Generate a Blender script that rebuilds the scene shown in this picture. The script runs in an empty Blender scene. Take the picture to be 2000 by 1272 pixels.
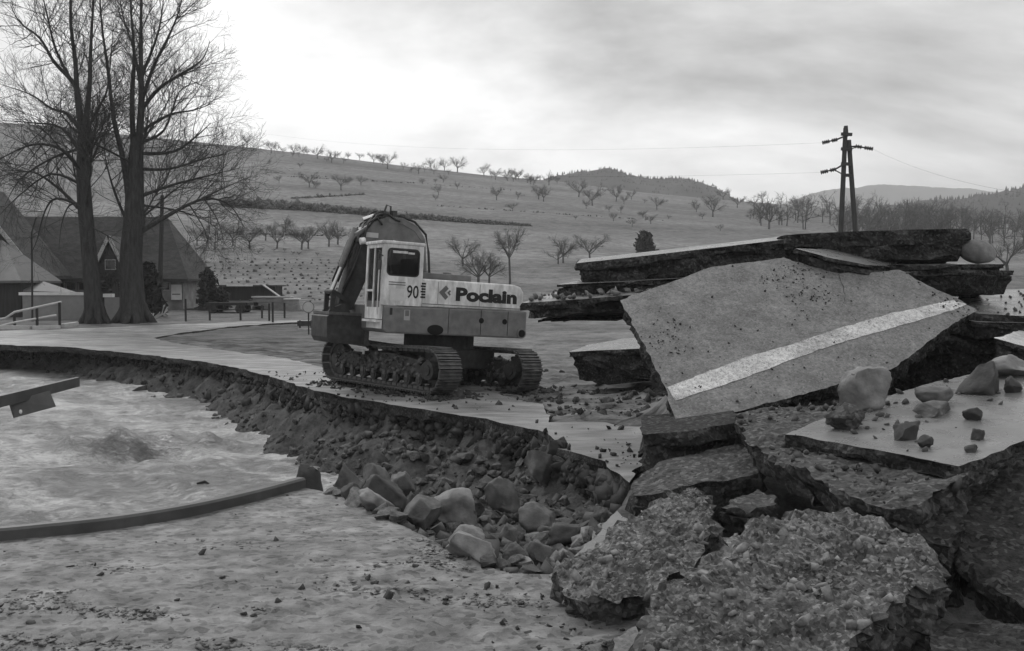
import bpy, bmesh, math, random
import numpy as np
from mathutils import Vector, Matrix
from mathutils.geometry import delaunay_2d_cdt, tessellate_polygon

R = math.radians
scene = bpy.context.scene
COL = scene.collection

# ------------------------------------------------------------------ camera
CAM_Z = 2.1
FPX = 35.0 / 36.0 * 2000.0
PITCH = math.atan(76.0 / FPX)
cam_d = bpy.data.cameras.new('camera')
cam_d.lens = 35.0
cam_d.sensor_width = 36.0
cam_d.clip_start = 0.1
cam_d.clip_end = 9000.0
cam = bpy.data.objects.new('camera', cam_d)
COL.objects.link(cam)
cam.location = (0, 0, CAM_Z)
cam.rotation_euler = (math.pi / 2 - PITCH, 0, 0)
scene.camera = cam

# ------------------------------------------------------------------ world: overcast sky, grey film
SUN_DIR = Vector((-0.42, 0.62, 0.66)).normalized()
world = bpy.data.worlds.new('World')
scene.world = world
world.use_nodes = True
wn = world.node_tree.nodes
wl = world.node_tree.links
wn.clear()
w_out = wn.new('ShaderNodeOutputWorld')
w_bg = wn.new('ShaderNodeBackground')
w_bg.inputs['Strength'].default_value = 0.1
sky = wn.new('ShaderNodeTexSky')
sky.sky_type = 'NISHITA'
sky.sun_disc = False
sky.sun_elevation = math.asin(SUN_DIR.z)
sky.sun_rotation = math.atan2(SUN_DIR.x, SUN_DIR.y)
bw = wn.new('ShaderNodeRGBToBW')
wl.new(sky.outputs[0], bw.inputs[0])
tc = wn.new('ShaderNodeTexCoord')
sep = wn.new('ShaderNodeSeparateXYZ')
wl.new(tc.outputs['Generated'], sep.inputs[0])
def wmath(op, a, b):
    n = wn.new('ShaderNodeMath')
    n.operation = op
    for i, v in enumerate((a, b)):
        if isinstance(v, (int, float)):
            n.inputs[i].default_value = v
        else:
            wl.new(v, n.inputs[i])
    return n.outputs[0]
zz = wmath('ADD', wmath('MAXIMUM', sep.outputs['Z'], 0.0), 0.22)
comb = wn.new('ShaderNodeCombineXYZ')
wl.new(wmath('DIVIDE', sep.outputs['X'], zz), comb.inputs[0])
wl.new(wmath('DIVIDE', sep.outputs['Y'], zz), comb.inputs[1])
SKY_OFF = (13.503, 2.258, 2.0)
mp = wn.new('ShaderNodeMapping')
mp.inputs['Location'].default_value = SKY_OFF
mp.inputs['Scale'].default_value = (0.9, 1.0, 1.0)
wl.new(comb.outputs[0], mp.inputs[0])
cn = wn.new('ShaderNodeTexNoise')
cn.inputs['Scale'].default_value = 0.55
cn.inputs['Detail'].default_value = 7.0
cn.inputs['Roughness'].default_value = 0.58
cn.inputs['Distortion'].default_value = 0.35
wl.new(mp.outputs[0], cn.inputs['Vector'])
cr = wn.new('ShaderNodeValToRGB')
cr.color_ramp.elements[0].position = 0.36
cr.color_ramp.elements[0].color = (0.32, 0.32, 0.32, 1)
cr.color_ramp.elements[1].position = 0.58
cr.color_ramp.elements[1].color = (1.0, 1.0, 1.0, 1)
el = cr.color_ramp.elements.new(0.47)
el.color = (0.68, 0.68, 0.68, 1)
wl.new(cn.outputs['Fac'], cr.inputs[0])
cloud = wmath('MULTIPLY', cr.outputs[0], 10.0)
total = wmath('ADD', wmath('MULTIPLY', cloud, 0.86), wmath('MULTIPLY', wmath('MINIMUM', bw.outputs[0], 9.0), 0.14))
wl.new(total, w_bg.inputs['Color'])
wl.new(w_bg.outputs[0], w_out.inputs[0])

sun_d = bpy.data.lights.new('sun', 'SUN')
sun_d.energy = 1.5
sun_d.angle = R(16)
sun_d.color = (1, 1, 1)
sun = bpy.data.objects.new('sun', sun_d)
COL.objects.link(sun)
sun.location = (-20, 40, 60)
sun.rotation_euler = SUN_DIR.to_track_quat('Z', 'Y').to_euler()

vs = scene.view_settings
vs.view_transform = 'Standard'
vs.look = 'None'
vs.exposure = 0.43
vs.gamma = 1.0
vs.use_curve_mapping = False

# ------------------------------------------------------------------ pixels <-> world
FWD = np.array([0, math.cos(PITCH), -math.sin(PITCH)])
UPV = np.array([0, math.sin(PITCH), math.cos(PITCH)])
RGT = np.array([1.0, 0, 0])
CAM = np.array([0, 0, CAM_Z])
def ray(u, v):
    return RGT * ((u - 1000.0) / FPX) + UPV * ((636.0 - v) / FPX) + FWD
def at(u, v, d):
    """world point seen at photo pixel u, v at distance d along the view axis"""
    return CAM + ray(u, v) * d
def atz(u, v, z):
    r = ray(u, v)
    return CAM + r * ((z - CAM_Z) / r[2])

# ------------------------------------------------------------------ noise
def _h(ix, iy, iz, s):
    n = (ix * 374761393 + iy * 668265263 + iz * 1440662683 + s * 1274126177) & 0xffffffff
    n = ((n ^ (n >> 13)) * 1274126177) & 0xffffffff
    n = ((n ^ (n >> 15)) * 2246822519) & 0xffffffff
    return ((n ^ (n >> 16)) & 0xffff) / 65535.0
def vnoise(p, s=0):
    p = np.asarray(p, float)
    i = np.floor(p).astype(np.int64)
    f = p - i
    f = f * f * (3 - 2 * f)
    x, y, z = i[..., 0], i[..., 1], i[..., 2]
    fx, fy, fz = f[..., 0], f[..., 1], f[..., 2]
    def l(a, b, t):
        return a + (b - a) * t
    a = l(l(_h(x, y, z, s), _h(x + 1, y, z, s), fx), l(_h(x, y + 1, z, s), _h(x + 1, y + 1, z, s), fx), fy)
    b = l(l(_h(x, y, z + 1, s), _h(x + 1, y, z + 1, s), fx), l(_h(x, y + 1, z + 1, s), _h(x + 1, y + 1, z + 1, s), fx), fy)
    return l(a, b, fz) * 2 - 1
def fbm(p, s=0, o=4, g=0.5):
    p = np.asarray(p, float)
    t = 0
    a = 1.0
    for k in range(o):
        t = t + a * vnoise(p * (2.03 ** k) + 17.3 * k, s + k)
        a *= g
    return t
def worley(p, s=0):
    p = np.asarray(p, float)
    i = np.floor(p).astype(np.int64)
    best = np.full(p.shape[:-1], 9.0)
    second = best.copy()
    bid = np.zeros(p.shape[:-1])
    for dx in (-1, 0, 1):
        for dy in (-1, 0, 1):
            for dz in (-1, 0, 1):
                c = i + np.array([dx, dy, dz])
                q = np.stack([c[..., 0] + _h(c[..., 0], c[..., 1], c[..., 2], s),
                              c[..., 1] + _h(c[..., 0], c[..., 1], c[..., 2], s + 1),
                              c[..., 2] + _h(c[..., 0], c[..., 1], c[..., 2], s + 2)], -1)
                d = np.sqrt(((p - q) ** 2).sum(-1))
                m = d < best
                second = np.where(m, best, np.minimum(second, d))
                bid = np.where(m, _h(c[..., 0], c[..., 1], c[..., 2], s + 3), bid)
                best = np.where(m, d, best)
    return best, second, bid
def sstep(a, b, x):
    t = np.clip((x - a) / (b - a), 0, 1)
    return t * t * (3 - 2 * t)

# ------------------------------------------------------------------ object helpers
def tag(o, label=None, cat=None, group=None, kind=None):
    if label: o['label'] = label
    if cat: o['category'] = cat
    if group: o['group'] = group
    if kind: o['kind'] = kind
    return o
def empty(name, loc=(0, 0, 0)):
    o = bpy.data.objects.new(name, None)
    o.empty_display_size = 0.2
    COL.objects.link(o)
    o.location = loc
    return o
def link(name, me, mats, parent=None, smooth=False):
    if not isinstance(mats, (list, tuple)):
        mats = [mats]
    for m in mats:
        me.materials.append(m)
    if smooth:
        me.polygons.foreach_set('use_smooth', [True] * len(me.polygons))
    o = bpy.data.objects.new(name, me)
    COL.objects.link(o)
    if parent:
        o.parent = parent
    return o
def mesh(name, v, f, mats, parent=None, smooth=False, mi=None):
    me = bpy.data.meshes.new(name)
    me.from_pydata([tuple(map(float, a)) for a in v], [], [tuple(map(int, a)) for a in f])
    o = link(name, me, mats, parent, smooth)
    if mi is not None:
        me.polygons.foreach_set('material_index', mi)
    me.update()
    return o
def tri_mesh(name, v, f, mats, parent=None, smooth=False):
    """fast path: numpy verts (n,3) and faces (m,3 or 4)"""
    me = bpy.data.meshes.new(name)
    v = np.ascontiguousarray(v, dtype=np.float32)
    f = np.ascontiguousarray(f, dtype=np.int32)
    k = f.shape[1]
    me.vertices.add(len(v))
    me.vertices.foreach_set('co', v.ravel())
    me.loops.add(f.size)
    me.loops.foreach_set('vertex_index', f.ravel())
    me.polygons.add(len(f))
    me.polygons.foreach_set('loop_start', np.arange(0, f.size, k, dtype=np.int32))
    me.polygons.foreach_set('loop_total', np.full(len(f), k, dtype=np.int32))
    me.update(calc_edges=True)
    me.validate()
    return link(name, me, mats, parent, smooth)

class MB:
    """collects shapes into ONE mesh"""
    def __init__(self):
        self.v = []
        self.f = []
    def add(self, v, f):
        n = len(self.v)
        self.v += [tuple(a) for a in v]
        self.f += [tuple(i + n for i in a) for a in f]
        return self
    def box(self, a, b, M=None):
        x0, y0, z0 = a
        x1, y1, z1 = b
        v = [(x0, y0, z0), (x1, y0, z0), (x1, y1, z0), (x0, y1, z0), (x0, y0, z1), (x1, y0, z1), (x1, y1, z1), (x0, y1, z1)]
        if M is not None:
            v = [tuple(M @ Vector(p)) for p in v]
        return self.add(v, [(3, 2, 1, 0), (4, 5, 6, 7), (0, 1, 5, 4), (1, 2, 6, 5), (2, 3, 7, 6), (3, 0, 4, 7)])
    def prism(self, poly, y0, y1):
        """polygon in local x,z extruded along y"""
        n = len(poly)
        v = [(p[0], y0, p[1]) for p in poly] + [(p[0], y1, p[1]) for p in poly]
        f = [tuple(range(n)), tuple(range(2 * n - 1, n - 1, -1))]
        f += [(i, n + i, n + (i + 1) % n, (i + 1) % n) for i in range(n)]
        return self.add(v, f)
    def tube(self, pts, rad, n=8, cap=True):
        pts = [Vector(p) for p in pts]
        if isinstance(rad, (int, float)):
            rad = [rad] * len(pts)
        vs_, fs_ = [], []
        for i, p in enumerate(pts):
            d = (pts[min(i + 1, len(pts) - 1)] - pts[max(i - 1, 0)]).normalized()
            ref = Vector((0, 0, 1)) if abs(d.z) < 0.9 else Vector((1, 0, 0))
            a = d.cross(ref).normalized()
            b = d.cross(a)
            for k in range(n):
                t = 2 * math.pi * k / n
                vs_.append(p + (a * math.cos(t) + b * math.sin(t)) * rad[i])
        for i in range(len(pts) - 1):
            for k in range(n):
                fs_.append((i * n + k, i * n + (k + 1) % n, (i + 1) * n + (k + 1) % n, (i + 1) * n + k))
        if cap:
            fs_.append(tuple(range(n)))
            fs_.append(tuple(range(len(pts) * n - 1, len(pts) * n - n - 1, -1)))
        return self.add(vs_, fs_)
    def bar(self, a, b, w, h):
        """rectangular bar from a to b"""
        a, b = Vector(a), Vector(b)
        d = (b - a).normalized()
        ref = Vector((0, 0, 1)) if abs(d.z) < 0.95 else Vector((1, 0, 0))
        s = d.cross(ref).normalized() * (w / 2)
        u = s.cross(d).normalized() * (h / 2)
        v = [a - s - u, a + s - u, a + s + u, a - s + u, b - s - u, b + s - u, b + s + u, b - s + u]
        return self.add(v, [(3, 2, 1, 0), (4, 5, 6, 7), (0, 1, 5, 4), (1, 2, 6, 5), (2, 3, 7, 6), (3, 0, 4, 7)])
    def build(self, name, mats, parent=None, smooth=False, bevel=0.0):
        o = mesh(name, self.v, self.f, mats, parent, smooth)
        bm = bmesh.new()
        bm.from_mesh(o.data)
        bmesh.ops.recalc_face_normals(bm, faces=bm.faces)
        if bevel > 0:
            ed = [e for e in bm.edges if len(e.link_faces) == 2 and e.calc_face_angle(0) > 0.5]
            bmesh.ops.bevel(bm, geom=ed, offset=bevel, segments=2, affect='EDGES', profile=0.6)
        bm.to_mesh(o.data)
        bm.free()
        return o

# ------------------------------------------------------------------ materials (a black and white world)
def mat(name, base, rough=0.85, var=0.25, scale=6.0, detail=6.0, bump=0.0, bscale=40.0, spec=0.3, speck=0.0, speck_scale=60.0,
        speck_dark=0.0, rvar=0.0, metallic=0.0, stretch=None, blotch=0.0, blotch_scale=0.8, voro=False, coords='Object'):
    m = bpy.data.materials.new(name)
    m.use_nodes = True
    N, L = m.node_tree.nodes, m.node_tree.links
    b = N['Principled BSDF']
    b.inputs['Roughness'].default_value = rough
    b.inputs['Specular IOR Level'].default_value = spec
    b.inputs['Metallic'].default_value = metallic
    t = N.new('ShaderNodeTexCoord')
    vec = t.outputs[coords]
    if stretch:
        q = N.new('ShaderNodeMapping')
        q.inputs['Scale'].default_value = stretch
        L.new(vec, q.inputs[0])
        vec = q.outputs[0]
    def math_(op, a, c):
        n = N.new('ShaderNodeMath')
        n.operation = op
        for i, v_ in enumerate((a, c)):
            if isinstance(v_, (int, float)):
                n.inputs[i].default_value = v_
            else:
                L.new(v_, n.inputs[i])
        return n.outputs[0]
    def noise(sc, det, ro=0.6):
        n = N.new('ShaderNodeTexNoise')
        n.inputs['Scale'].default_value = sc
        n.inputs['Detail'].default_value = det
        n.inputs['Roughness'].default_value = ro
        L.new(vec, n.inputs['Vector'])
        return n.outputs['Fac']
    def remap(x, a, c, d, e):
        n = N.new('ShaderNodeMapRange')
        n.inputs[1].default_value, n.inputs[2].default_value, n.inputs[3].default_value, n.inputs[4].default_value = a, c, d, e
        L.new(x, n.inputs[0])
        return n.outputs[0]
    n1 = noise(scale, detail)
    val = math_('MULTIPLY', remap(n1, 0.3, 0.7, 1 - var, 1 + var), base)
    if blotch:
        val = math_('MULTIPLY', val, remap(noise(blotch_scale, 4), 0.35, 0.65, 1 - blotch, 1 + blotch))
    if speck or speck_dark:
        vo = N.new('ShaderNodeTexVoronoi')
        vo.inputs['Scale'].default_value = speck_scale
        L.new(vec, vo.inputs['Vector'])
        sp = N.new('ShaderNodeSeparateColor')
        L.new(vo.outputs['Color'], sp.inputs[0])
        if speck:
            val = math_('ADD', val, remap(sp.outputs[0], 0.6, 1.0, 0.0, speck))
        if speck_dark:
            val = math_('MULTIPLY', val, remap(sp.outputs[1], 0.0, 0.4, 1 - speck_dark, 1.0))
    cb = N.new('ShaderNodeCombineColor')
    for i in range(3):
        L.new(val, cb.inputs[i])
    L.new(cb.outputs[0], b.inputs['Base Color'])
    if rvar:
        L.new(remap(noise(scale * 0.7, 4), 0.35, 0.65, max(0.05, rough - rvar), min(1, rough + rvar)), b.inputs['Roughness'])
    if bump:
        bp = N.new('ShaderNodeBump')
        bp.inputs['Strength'].default_value = 1.0
        bp.inputs['Distance'].default_value = bump
        h = noise(bscale, 9, 0.72)
        if voro:
            v2 = N.new('ShaderNodeTexVoronoi')
            v2.inputs['Scale'].default_value = bscale * 0.8
            L.new(vec, v2.inputs['Vector'])
            h = math_('SUBTRACT', h, v2.outputs['Distance'])
        L.new(h, bp.inputs['Height'])
        L.new(bp.outputs[0], b.inputs['Normal'])
    return m

M = {}
M['asphalt'] = mat('asphalt_surface', 0.108, 0.55, 0.3, 18, 12, 0.005, 110, 0.35, speck=0.05, speck_dark=0.45, speck_scale=55, blotch=0.28, blotch_scale=2.6, rvar=0.12)
M['asphalt_wet'] = mat('wet_asphalt', 0.12, 0.3, 0.15, 5, 6, 0.002, 150, 0.5, blotch=0.2, blotch_scale=1.5, rvar=0.12)
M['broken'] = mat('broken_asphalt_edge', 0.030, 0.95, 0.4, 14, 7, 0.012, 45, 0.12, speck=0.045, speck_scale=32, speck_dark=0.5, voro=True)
M['base'] = mat('gravel_base_course', 0.060, 0.95, 0.35, 9, 7, 0.012, 40, 0.12, speck=0.07, speck_scale=30, speck_dark=0.4, voro=True)
M['paint'] = mat('worn_road_paint', 0.38, 0.6, 0.35, 20, 10, 0.004, 120, 0.3, speck_dark=0.55, speck_scale=85, blotch=0.25, blotch_scale=2.2)
M['rock'] = mat('grey_rock', 0.105, 0.8, 0.4, 7, 9, 0.015, 22, 0.25, blotch=0.35, blotch_scale=3)
M['rock_dark'] = mat('dark_rock', 0.045, 0.75, 0.35, 7, 7, 0.01, 22, 0.3, blotch=0.2, blotch_scale=2)
M['rock_pale'] = mat('pale_rock', 0.17, 0.8, 0.3, 8, 9, 0.010, 26, 0.25, blotch=0.3, blotch_scale=3)
M['rubble'] = mat('rubble_stones', 0.07, 0.9, 0.6, 3.0, 3, 0.006, 40, 0.15)
M['gravel'] = mat('loose_gravel', 0.15, 0.85, 0.5, 14.0, 3, 0.004, 60, 0.2)
M['clod'] = mat('mud_clods', 0.04, 0.9, 0.4, 8, 4, 0.006, 40, 0.15)

# ------------------------------------------------------------------ terrain
FAR_PX = [(0, 675), (150, 680), (300, 695), (450, 715), (560, 745), (640, 772), (800, 795), (950, 818), (1060, 848), (1090, 876), (1180, 908), (1222, 950)]
FAR = [(-120.0, 46.0), (-60.0, 42.0), (-30.0, 38.0)] + [tuple(atz(u, v, 0.0)[:2]) for u, v in FAR_PX]
NEAR_PX = [(1222, 985), (1185, 1060), (1130, 1115), (1040, 1125), (950, 1112), (850, 1060), (770, 1020), (660, 972), (592, 955), (400, 1002), (200, 1036), (0, 1056), (-300, 1068)]
NEAR = [tuple(atz(u, v, 0.0)[:2]) for u, v in NEAR_PX] + [(-30.0, 8.2), (-120.0, 9.0)]
CHAN = np.array(FAR + NEAR)
def seg_dist(P, line):
    line = np.array(line)
    best = np.full(len(P), 1e9)
    for a, b in zip(line[:-1], line[1:]):
        ab = b - a
        t = np.clip(((P - a) @ ab) / (ab @ ab), 0, 1)
        q = a + t[:, None] * ab
        best = np.minimum(best, np.hypot(*(P - q).T))
    return best
def inside(P, poly):
    poly = np.asarray(poly)[:, :2]
    r = np.zeros(len(P), bool)
    n = len(poly)
    for i in range(n):
        a, b = poly[i], poly[(i + 1) % n]
        c = (a[1] > P[:, 1]) != (b[1] > P[:, 1])
        with np.errstate(divide='ignore', invalid='ignore'):
            xi = (b[0] - a[0]) * (P[:, 1] - a[1]) / (b[1] - a[1]) + a[0]
        r ^= c & (P[:, 0] < xi)
    return r
YC = 280.0
CREST_PX = np.array([[-2500, 170], [-600, 215], [0, 240], [100, 246], [230, 262], [400, 279], [600, 301], [800, 326], [950, 343], [1080, 354],
                     [1250, 376], [1400, 390], [1560, 402], [1700, 420], [2000, 440], [2600, 455], [5000, 470]], float)
CREST_X = (CREST_PX[:, 0] - 1000) / FPX * YC
CREST_Z = np.array([at(1000, v, 1.0)[2] - CAM_Z for v in CREST_PX[:, 1]]) * YC + CAM_Z
def z_far(x, y):
    """ground on the far side of the channel: field, then the hillside"""
    x = np.asarray(x, float)
    y = np.asarray(y, float)
    z = 0.027 * np.clip(y - 30, 0, 32)
    H = np.interp(x * YC / np.maximum(y, 120), CREST_X, CREST_Z)
    H = np.where(y > 120, np.interp(x, CREST_X, CREST_Z) * 0.5 + H * 0.5, H)
    t = np.clip((y - 62) / (YC - 62), 0, 1)
    prof = t ** 1.12 * (1.0 - 0.0 * t)
    z = z * (1 - t) + (H - 0.0) * prof
    z = z - np.clip(y - YC, 0, 600) * 0.06
    P = np.stack([x, y, 0 * x], -1)
    z = z + np.where(y > 70, 1.0, 0) * fbm(P / 45.0, 3, 3) * 0.5 * t * (1 - t) * 4
    # heap under the slabs on the right
    z = z + 1.7 * np.exp(-(((x - 4.4) / 1.9) ** 4 + ((y - 14.5) / 1.1) ** 4)) + 0.15 * np.exp(-(((x - 4.0) / 2.0) ** 2 + ((y - 11.5) / 1.6) ** 2)) + 0.25 * np.exp(-(((x - 3.2) / 1.4) ** 2 + ((y - 7.6) / 1.8) ** 2))
    return z
ROAD_PX = [(-260, 650), (0, 648), (100, 646), (230, 641), (400, 633), (520, 629), (610, 627), (612, 630), (520, 635), (430, 643), (340, 655), (300, 663),
           (340, 672), (450, 688), (560, 703), (640, 724), (740, 748), (860, 765), (960, 772), (1060, 796), (1078, 830), (1180, 832), (1285, 838), (1310, 872), (1240, 930),
           (1230, 952), (1188, 914), (1098, 882), (1066, 853), (950, 823), (800, 800), (640, 776), (560, 749), (450, 718), (300, 697), (150, 682), (0, 676.5), (-260, 671)]
def on_far(u, v):
    d = np.concatenate([np.linspace(6, 40, 1700), np.linspace(40, 130, 1800)])
    p = CAM + ray(u, v)[None, :] * d[:, None]
    k = np.argmax(p[:, 2] < z_far(p[:, 0], p[:, 1]))
    return p[k].copy()
ROAD_IN = np.array([on_far(u, v)[:2] for u, v in ROAD_PX])
def ground_z(x, y, full=False):
    x = np.asarray(x, float).ravel()
    y = np.asarray(y, float).ravel()
    P = np.stack([x, y], -1)
    P3 = np.stack([x, y, 0 * x], -1)
    z = z_far(x, y)
    soil_and_shade = np.zeros(len(x))
    m = (x > -125) & (x < 3) & (y > 4) & (y < 50)
    ch = np.zeros(len(x), bool)
    ch[m] = inside(P[m], CHAN)
    # muddy, rutted field near the excavator
    near = (y > 4) & (y < 60) & (np.abs(x) < 40)
    mud = np.zeros(len(x))
    mud[near] = sstep(60, 20, y[near])
    q = np.stack([x * 0.55 + y * 0.25, y * 1.5 - x * 0.5, 0 * x], -1)
    z = z + mud * (fbm(q / 1.1, 11, 4) * 0.05 + fbm(P3 * 2.1, 14, 3) * 0.03 + np.abs(fbm(q * 1.9, 18, 3)) * 0.05)
    c_ = y + 0.30 * x + 0.35 * vnoise(P3 * 0.4, 71)
    rg_ = sstep(-2.5, 0.5, x) * sstep(32, 24, y) * sstep(11, 13, y)
    z = z + rg_ * (0.075 * vnoise(np.stack([c_ * 2.6, x * 0.35, 0 * x], -1), 72) + 0.045 * vnoise(np.stack([c_ * 6.5, x * 0.8, 0 * x], -1), 73) + 0.03 * fbm(P3 * 4.0, 74, 3))
    z = z - 1.1 * sstep(1.5, 2.3, x) * sstep(10.0, 8.8, y) * sstep(0.5, 3.0, y)
    nr = (y < 10.6) & (y > 2) & (x < 0.9) & ~ch
    z = np.where(nr, -0.10, z)
    rm = (x > -40) & (x < 4) & (y > 8) & (y < 60)
    rin = np.zeros(len(x), bool)
    rin[rm] = inside(P[rm], ROAD_IN)
    z = z - 0.16 * (rin & ~ch)
    if ch.any():
        Pc = P[ch]
        dF = np.maximum(seg_dist(Pc, FAR) + 0.10 * fbm(P3[ch] * 3.2, 44, 3), 0.0)
        dN = seg_dist(Pc, NEAR)
        pit = sstep(-4.3, -2.3, Pc[:, 0])
        nz = fbm(P3[ch] / 0.7, 5, 4)
        bed = -1.8 * (1 - pit) - 0.98 * pit
        sl = 0.75 * (1 - pit) + 0.42 * pit
        lip = np.minimum(dF / 0.10, 1.0) * (0.42 * (1 - pit) + 0.40 * pit)
        zF = -lip - sl * np.maximum(dF - 0.06 + 0.22 * nz, 0)
        pitn = sstep(-2.6, -1.6, Pc[:, 0])
        zN = -(1 - pitn) * np.minimum(dN / 0.12, 1) * 1.1 - pitn * (np.minimum(dN / 0.15, 1) * 0.10 + 0.25 * dN) - 0.5 * (1 - pitn) * dN
        zc = np.maximum(np.maximum(zF, zN), bed)
        rough = fbm(P3[ch] * 2.4, 21, 4) * 0.11 + np.abs(fbm(P3[ch] * 5.0, 22, 3)) * 0.08
        zc = zc + rough * np.minimum(np.minimum(dF, dN) / 0.15, 1)
        z[ch] = np.minimum(zc, 0.02)
        soil_and_shade[ch] = 1
    if full:
        dB = np.full(len(x), 99.0)
        nn = (y > 4) & (y < 45) & (x < 12) & (x > -45)
        dB[nn] = seg_dist(P[nn], FAR)
        s2 = sstep(12.0, 2.5, dB + 3.0 * fbm(P3 / 2.2, 31, 4)) * (~ch)
        right = sstep(0.0, 1.5, x) * sstep(16, 13, y)
        soil_and_shade = np.maximum(soil_and_shade, sstep(0.7, 1.3, x) * sstep(14.5, 13.0, y))  # dark earth colour under the heap also paints in its shaded voids
        return z, soil_and_shade, np.maximum(s2, right), ch
    return z
def gz(x, y):
    return float(ground_z([x], [y])[0])
def hit(u, v, dmin=4.0, dmax=60.0):
    """where the ray through pixel u,v meets the ground"""
    d = np.linspace(dmin, dmax, 2400)
    p = CAM + ray(u, v)[None, :] * d[:, None]
    g = ground_z(p[:, 0], p[:, 1])
    k = np.argmax(p[:, 2] < g)
    return p[k]

def spans(*s):
    out = []
    for a, b, st in s:
        out += list(np.arange(a, b - 1e-6, st))
    out.append(s[-1][1])
    return np.array(out)
xs = spans((-2000, -240, 160), (-240, -40, 8), (-40, -21, 1.0), (-21, 6, 0.11), (6, 12, 0.4), (12, 40, 1.0), (40, 240, 8), (240, 2000, 160))
ys = spans((-60, 4, 4), (4, 36, 0.11), (36, 70, 0.7), (70, 300, 4), (300, 2000, 100))
GX, GY = np.meshgrid(xs, ys)
gzv, g_soil_and_shade, g_mud, g_ch = ground_z(GX, GY, True)
gv = np.stack([GX.ravel(), GY.ravel(), gzv], -1)
nx, ny = len(xs), len(ys)
idx = np.arange(nx * ny).reshape(ny, nx)
gf = np.stack([idx[:-1, :-1], idx[:-1, 1:], idx[1:, 1:], idx[1:, :-1]], -1).reshape(-1, 4)

def ground_material():
    m = bpy.data.materials.new('ground')
    m.use_nodes = True
    N, L = m.node_tree.nodes, m.node_tree.links
    b = N['Principled BSDF']
    b.inputs['Roughness'].default_value = 0.95
    b.inputs['Specular IOR Level'].default_value = 0.1
    t = N.new('ShaderNodeTexCoord')
    def noise(sc, det, ro=0.6, vec=None):
        n = N.new('ShaderNodeTexNoise')
        n.inputs['Scale'].default_value = sc
        n.inputs['Detail'].default_value = det
        n.inputs['Roughness'].default_value = ro
        L.new(vec or t.outputs['Object'], n.inputs['Vector'])
        return n.outputs['Fac']
    def remap(x, a, c, d, e):
        n = N.new('ShaderNodeMapRange')
        n.inputs[1].default_value, n.inputs[2].default_value, n.inputs[3].default_value, n.inputs[4].default_value = a, c, d, e
        L.new(x, n.inputs[0])
        return n.outputs[0]
    def mt(op, a, c):
        n = N.new('ShaderNodeMath')
        n.operation = op
        for i, v_ in enumerate((a, c)):
            if isinstance(v_, (int, float)):
                n.inputs[i].default_value = v_
            else:
                L.new(v_, n.inputs[i])
        return n.outputs[0]
    def mixf(f, a, c):
        n = N.new('ShaderNodeMix')
        n.data_type = 'FLOAT'
        L.new(f, n.inputs[0])
        for i, v_ in ((2, a), (3, c)):
            if isinstance(v_, (int, float)):
                n.inputs[i].default_value = v_
            else:
                L.new(v_, n.inputs[i])
        return n.outputs[0]
    mpn = N.new('ShaderNodeMapping')
    mpn.inputs['Scale'].default_value = (0.25, 1.0, 1.0)
    L.new(t.outputs['Object'], mpn.inputs[0])
    grass = mt('MULTIPLY', remap(noise(0.05, 8, 0.68, mpn.outputs[0]), 0.35, 0.65, 0.62, 1.38), 0.125)
    grass = mt('MULTIPLY', grass, remap(noise(0.7, 10, 0.8), 0.36, 0.64, 0.5, 1.5))
    grass = mt('MULTIPLY', grass, remap(noise(9.0, 4, 0.7), 0.3, 0.7, 0.82, 1.18))
    mpm = N.new('ShaderNodeMapping')
    mpm.inputs['Rotation'].default_value = (0, 0, R(-20))
    mpm.inputs['Scale'].default_value = (0.45, 1.6, 1.0)
    L.new(t.outputs['Object'], mpm.inputs[0])
    mud = mt('MULTIPLY', remap(noise(1.6, 8, 0.72, mpm.outputs[0]), 0.40, 0.60, 0.4, 1.8), 0.105)
    soil_and_shade = mt('MULTIPLY', remap(noise(3.4, 10, 0.78), 0.36, 0.64, 0.4, 1.7), 0.060)
    a1 = N.new('ShaderNodeAttribute')
    a1.attribute_name = 'mud'
    a2 = N.new('ShaderNodeAttribute')
    a2.attribute_name = 'soil_and_shade'
    val = mixf(a2.outputs['Fac'], mixf(a1.outputs['Fac'], grass, mud), soil_and_shade)
    cb = N.new('ShaderNodeCombineColor')
    for i in range(3):
        L.new(val, cb.inputs[i])
    L.new(cb.outputs[0], b.inputs['Base Color'])
    bp = N.new('ShaderNodeBump')
    bp.inputs['Distance'].default_value = 0.05
    bp.inputs['Strength'].default_value = 0.8
    L.new(noise(14, 6, 0.7), bp.inputs['Height'])
    L.new(bp.outputs[0], b.inputs['Normal'])
    return m
M['ground'] = ground_material()
ground = tri_mesh('ground', gv, gf, M['ground'], smooth=True)
for nm, arr in (('soil_and_shade', g_soil_and_shade), ('mud', g_mud)):
    at_ = ground.data.attributes.new(nm, 'FLOAT', 'POINT')
    at_.data.foreach_set('value', np.ascontiguousarray(arr, dtype=np.float32))
tag(ground, kind='structure')

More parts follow.
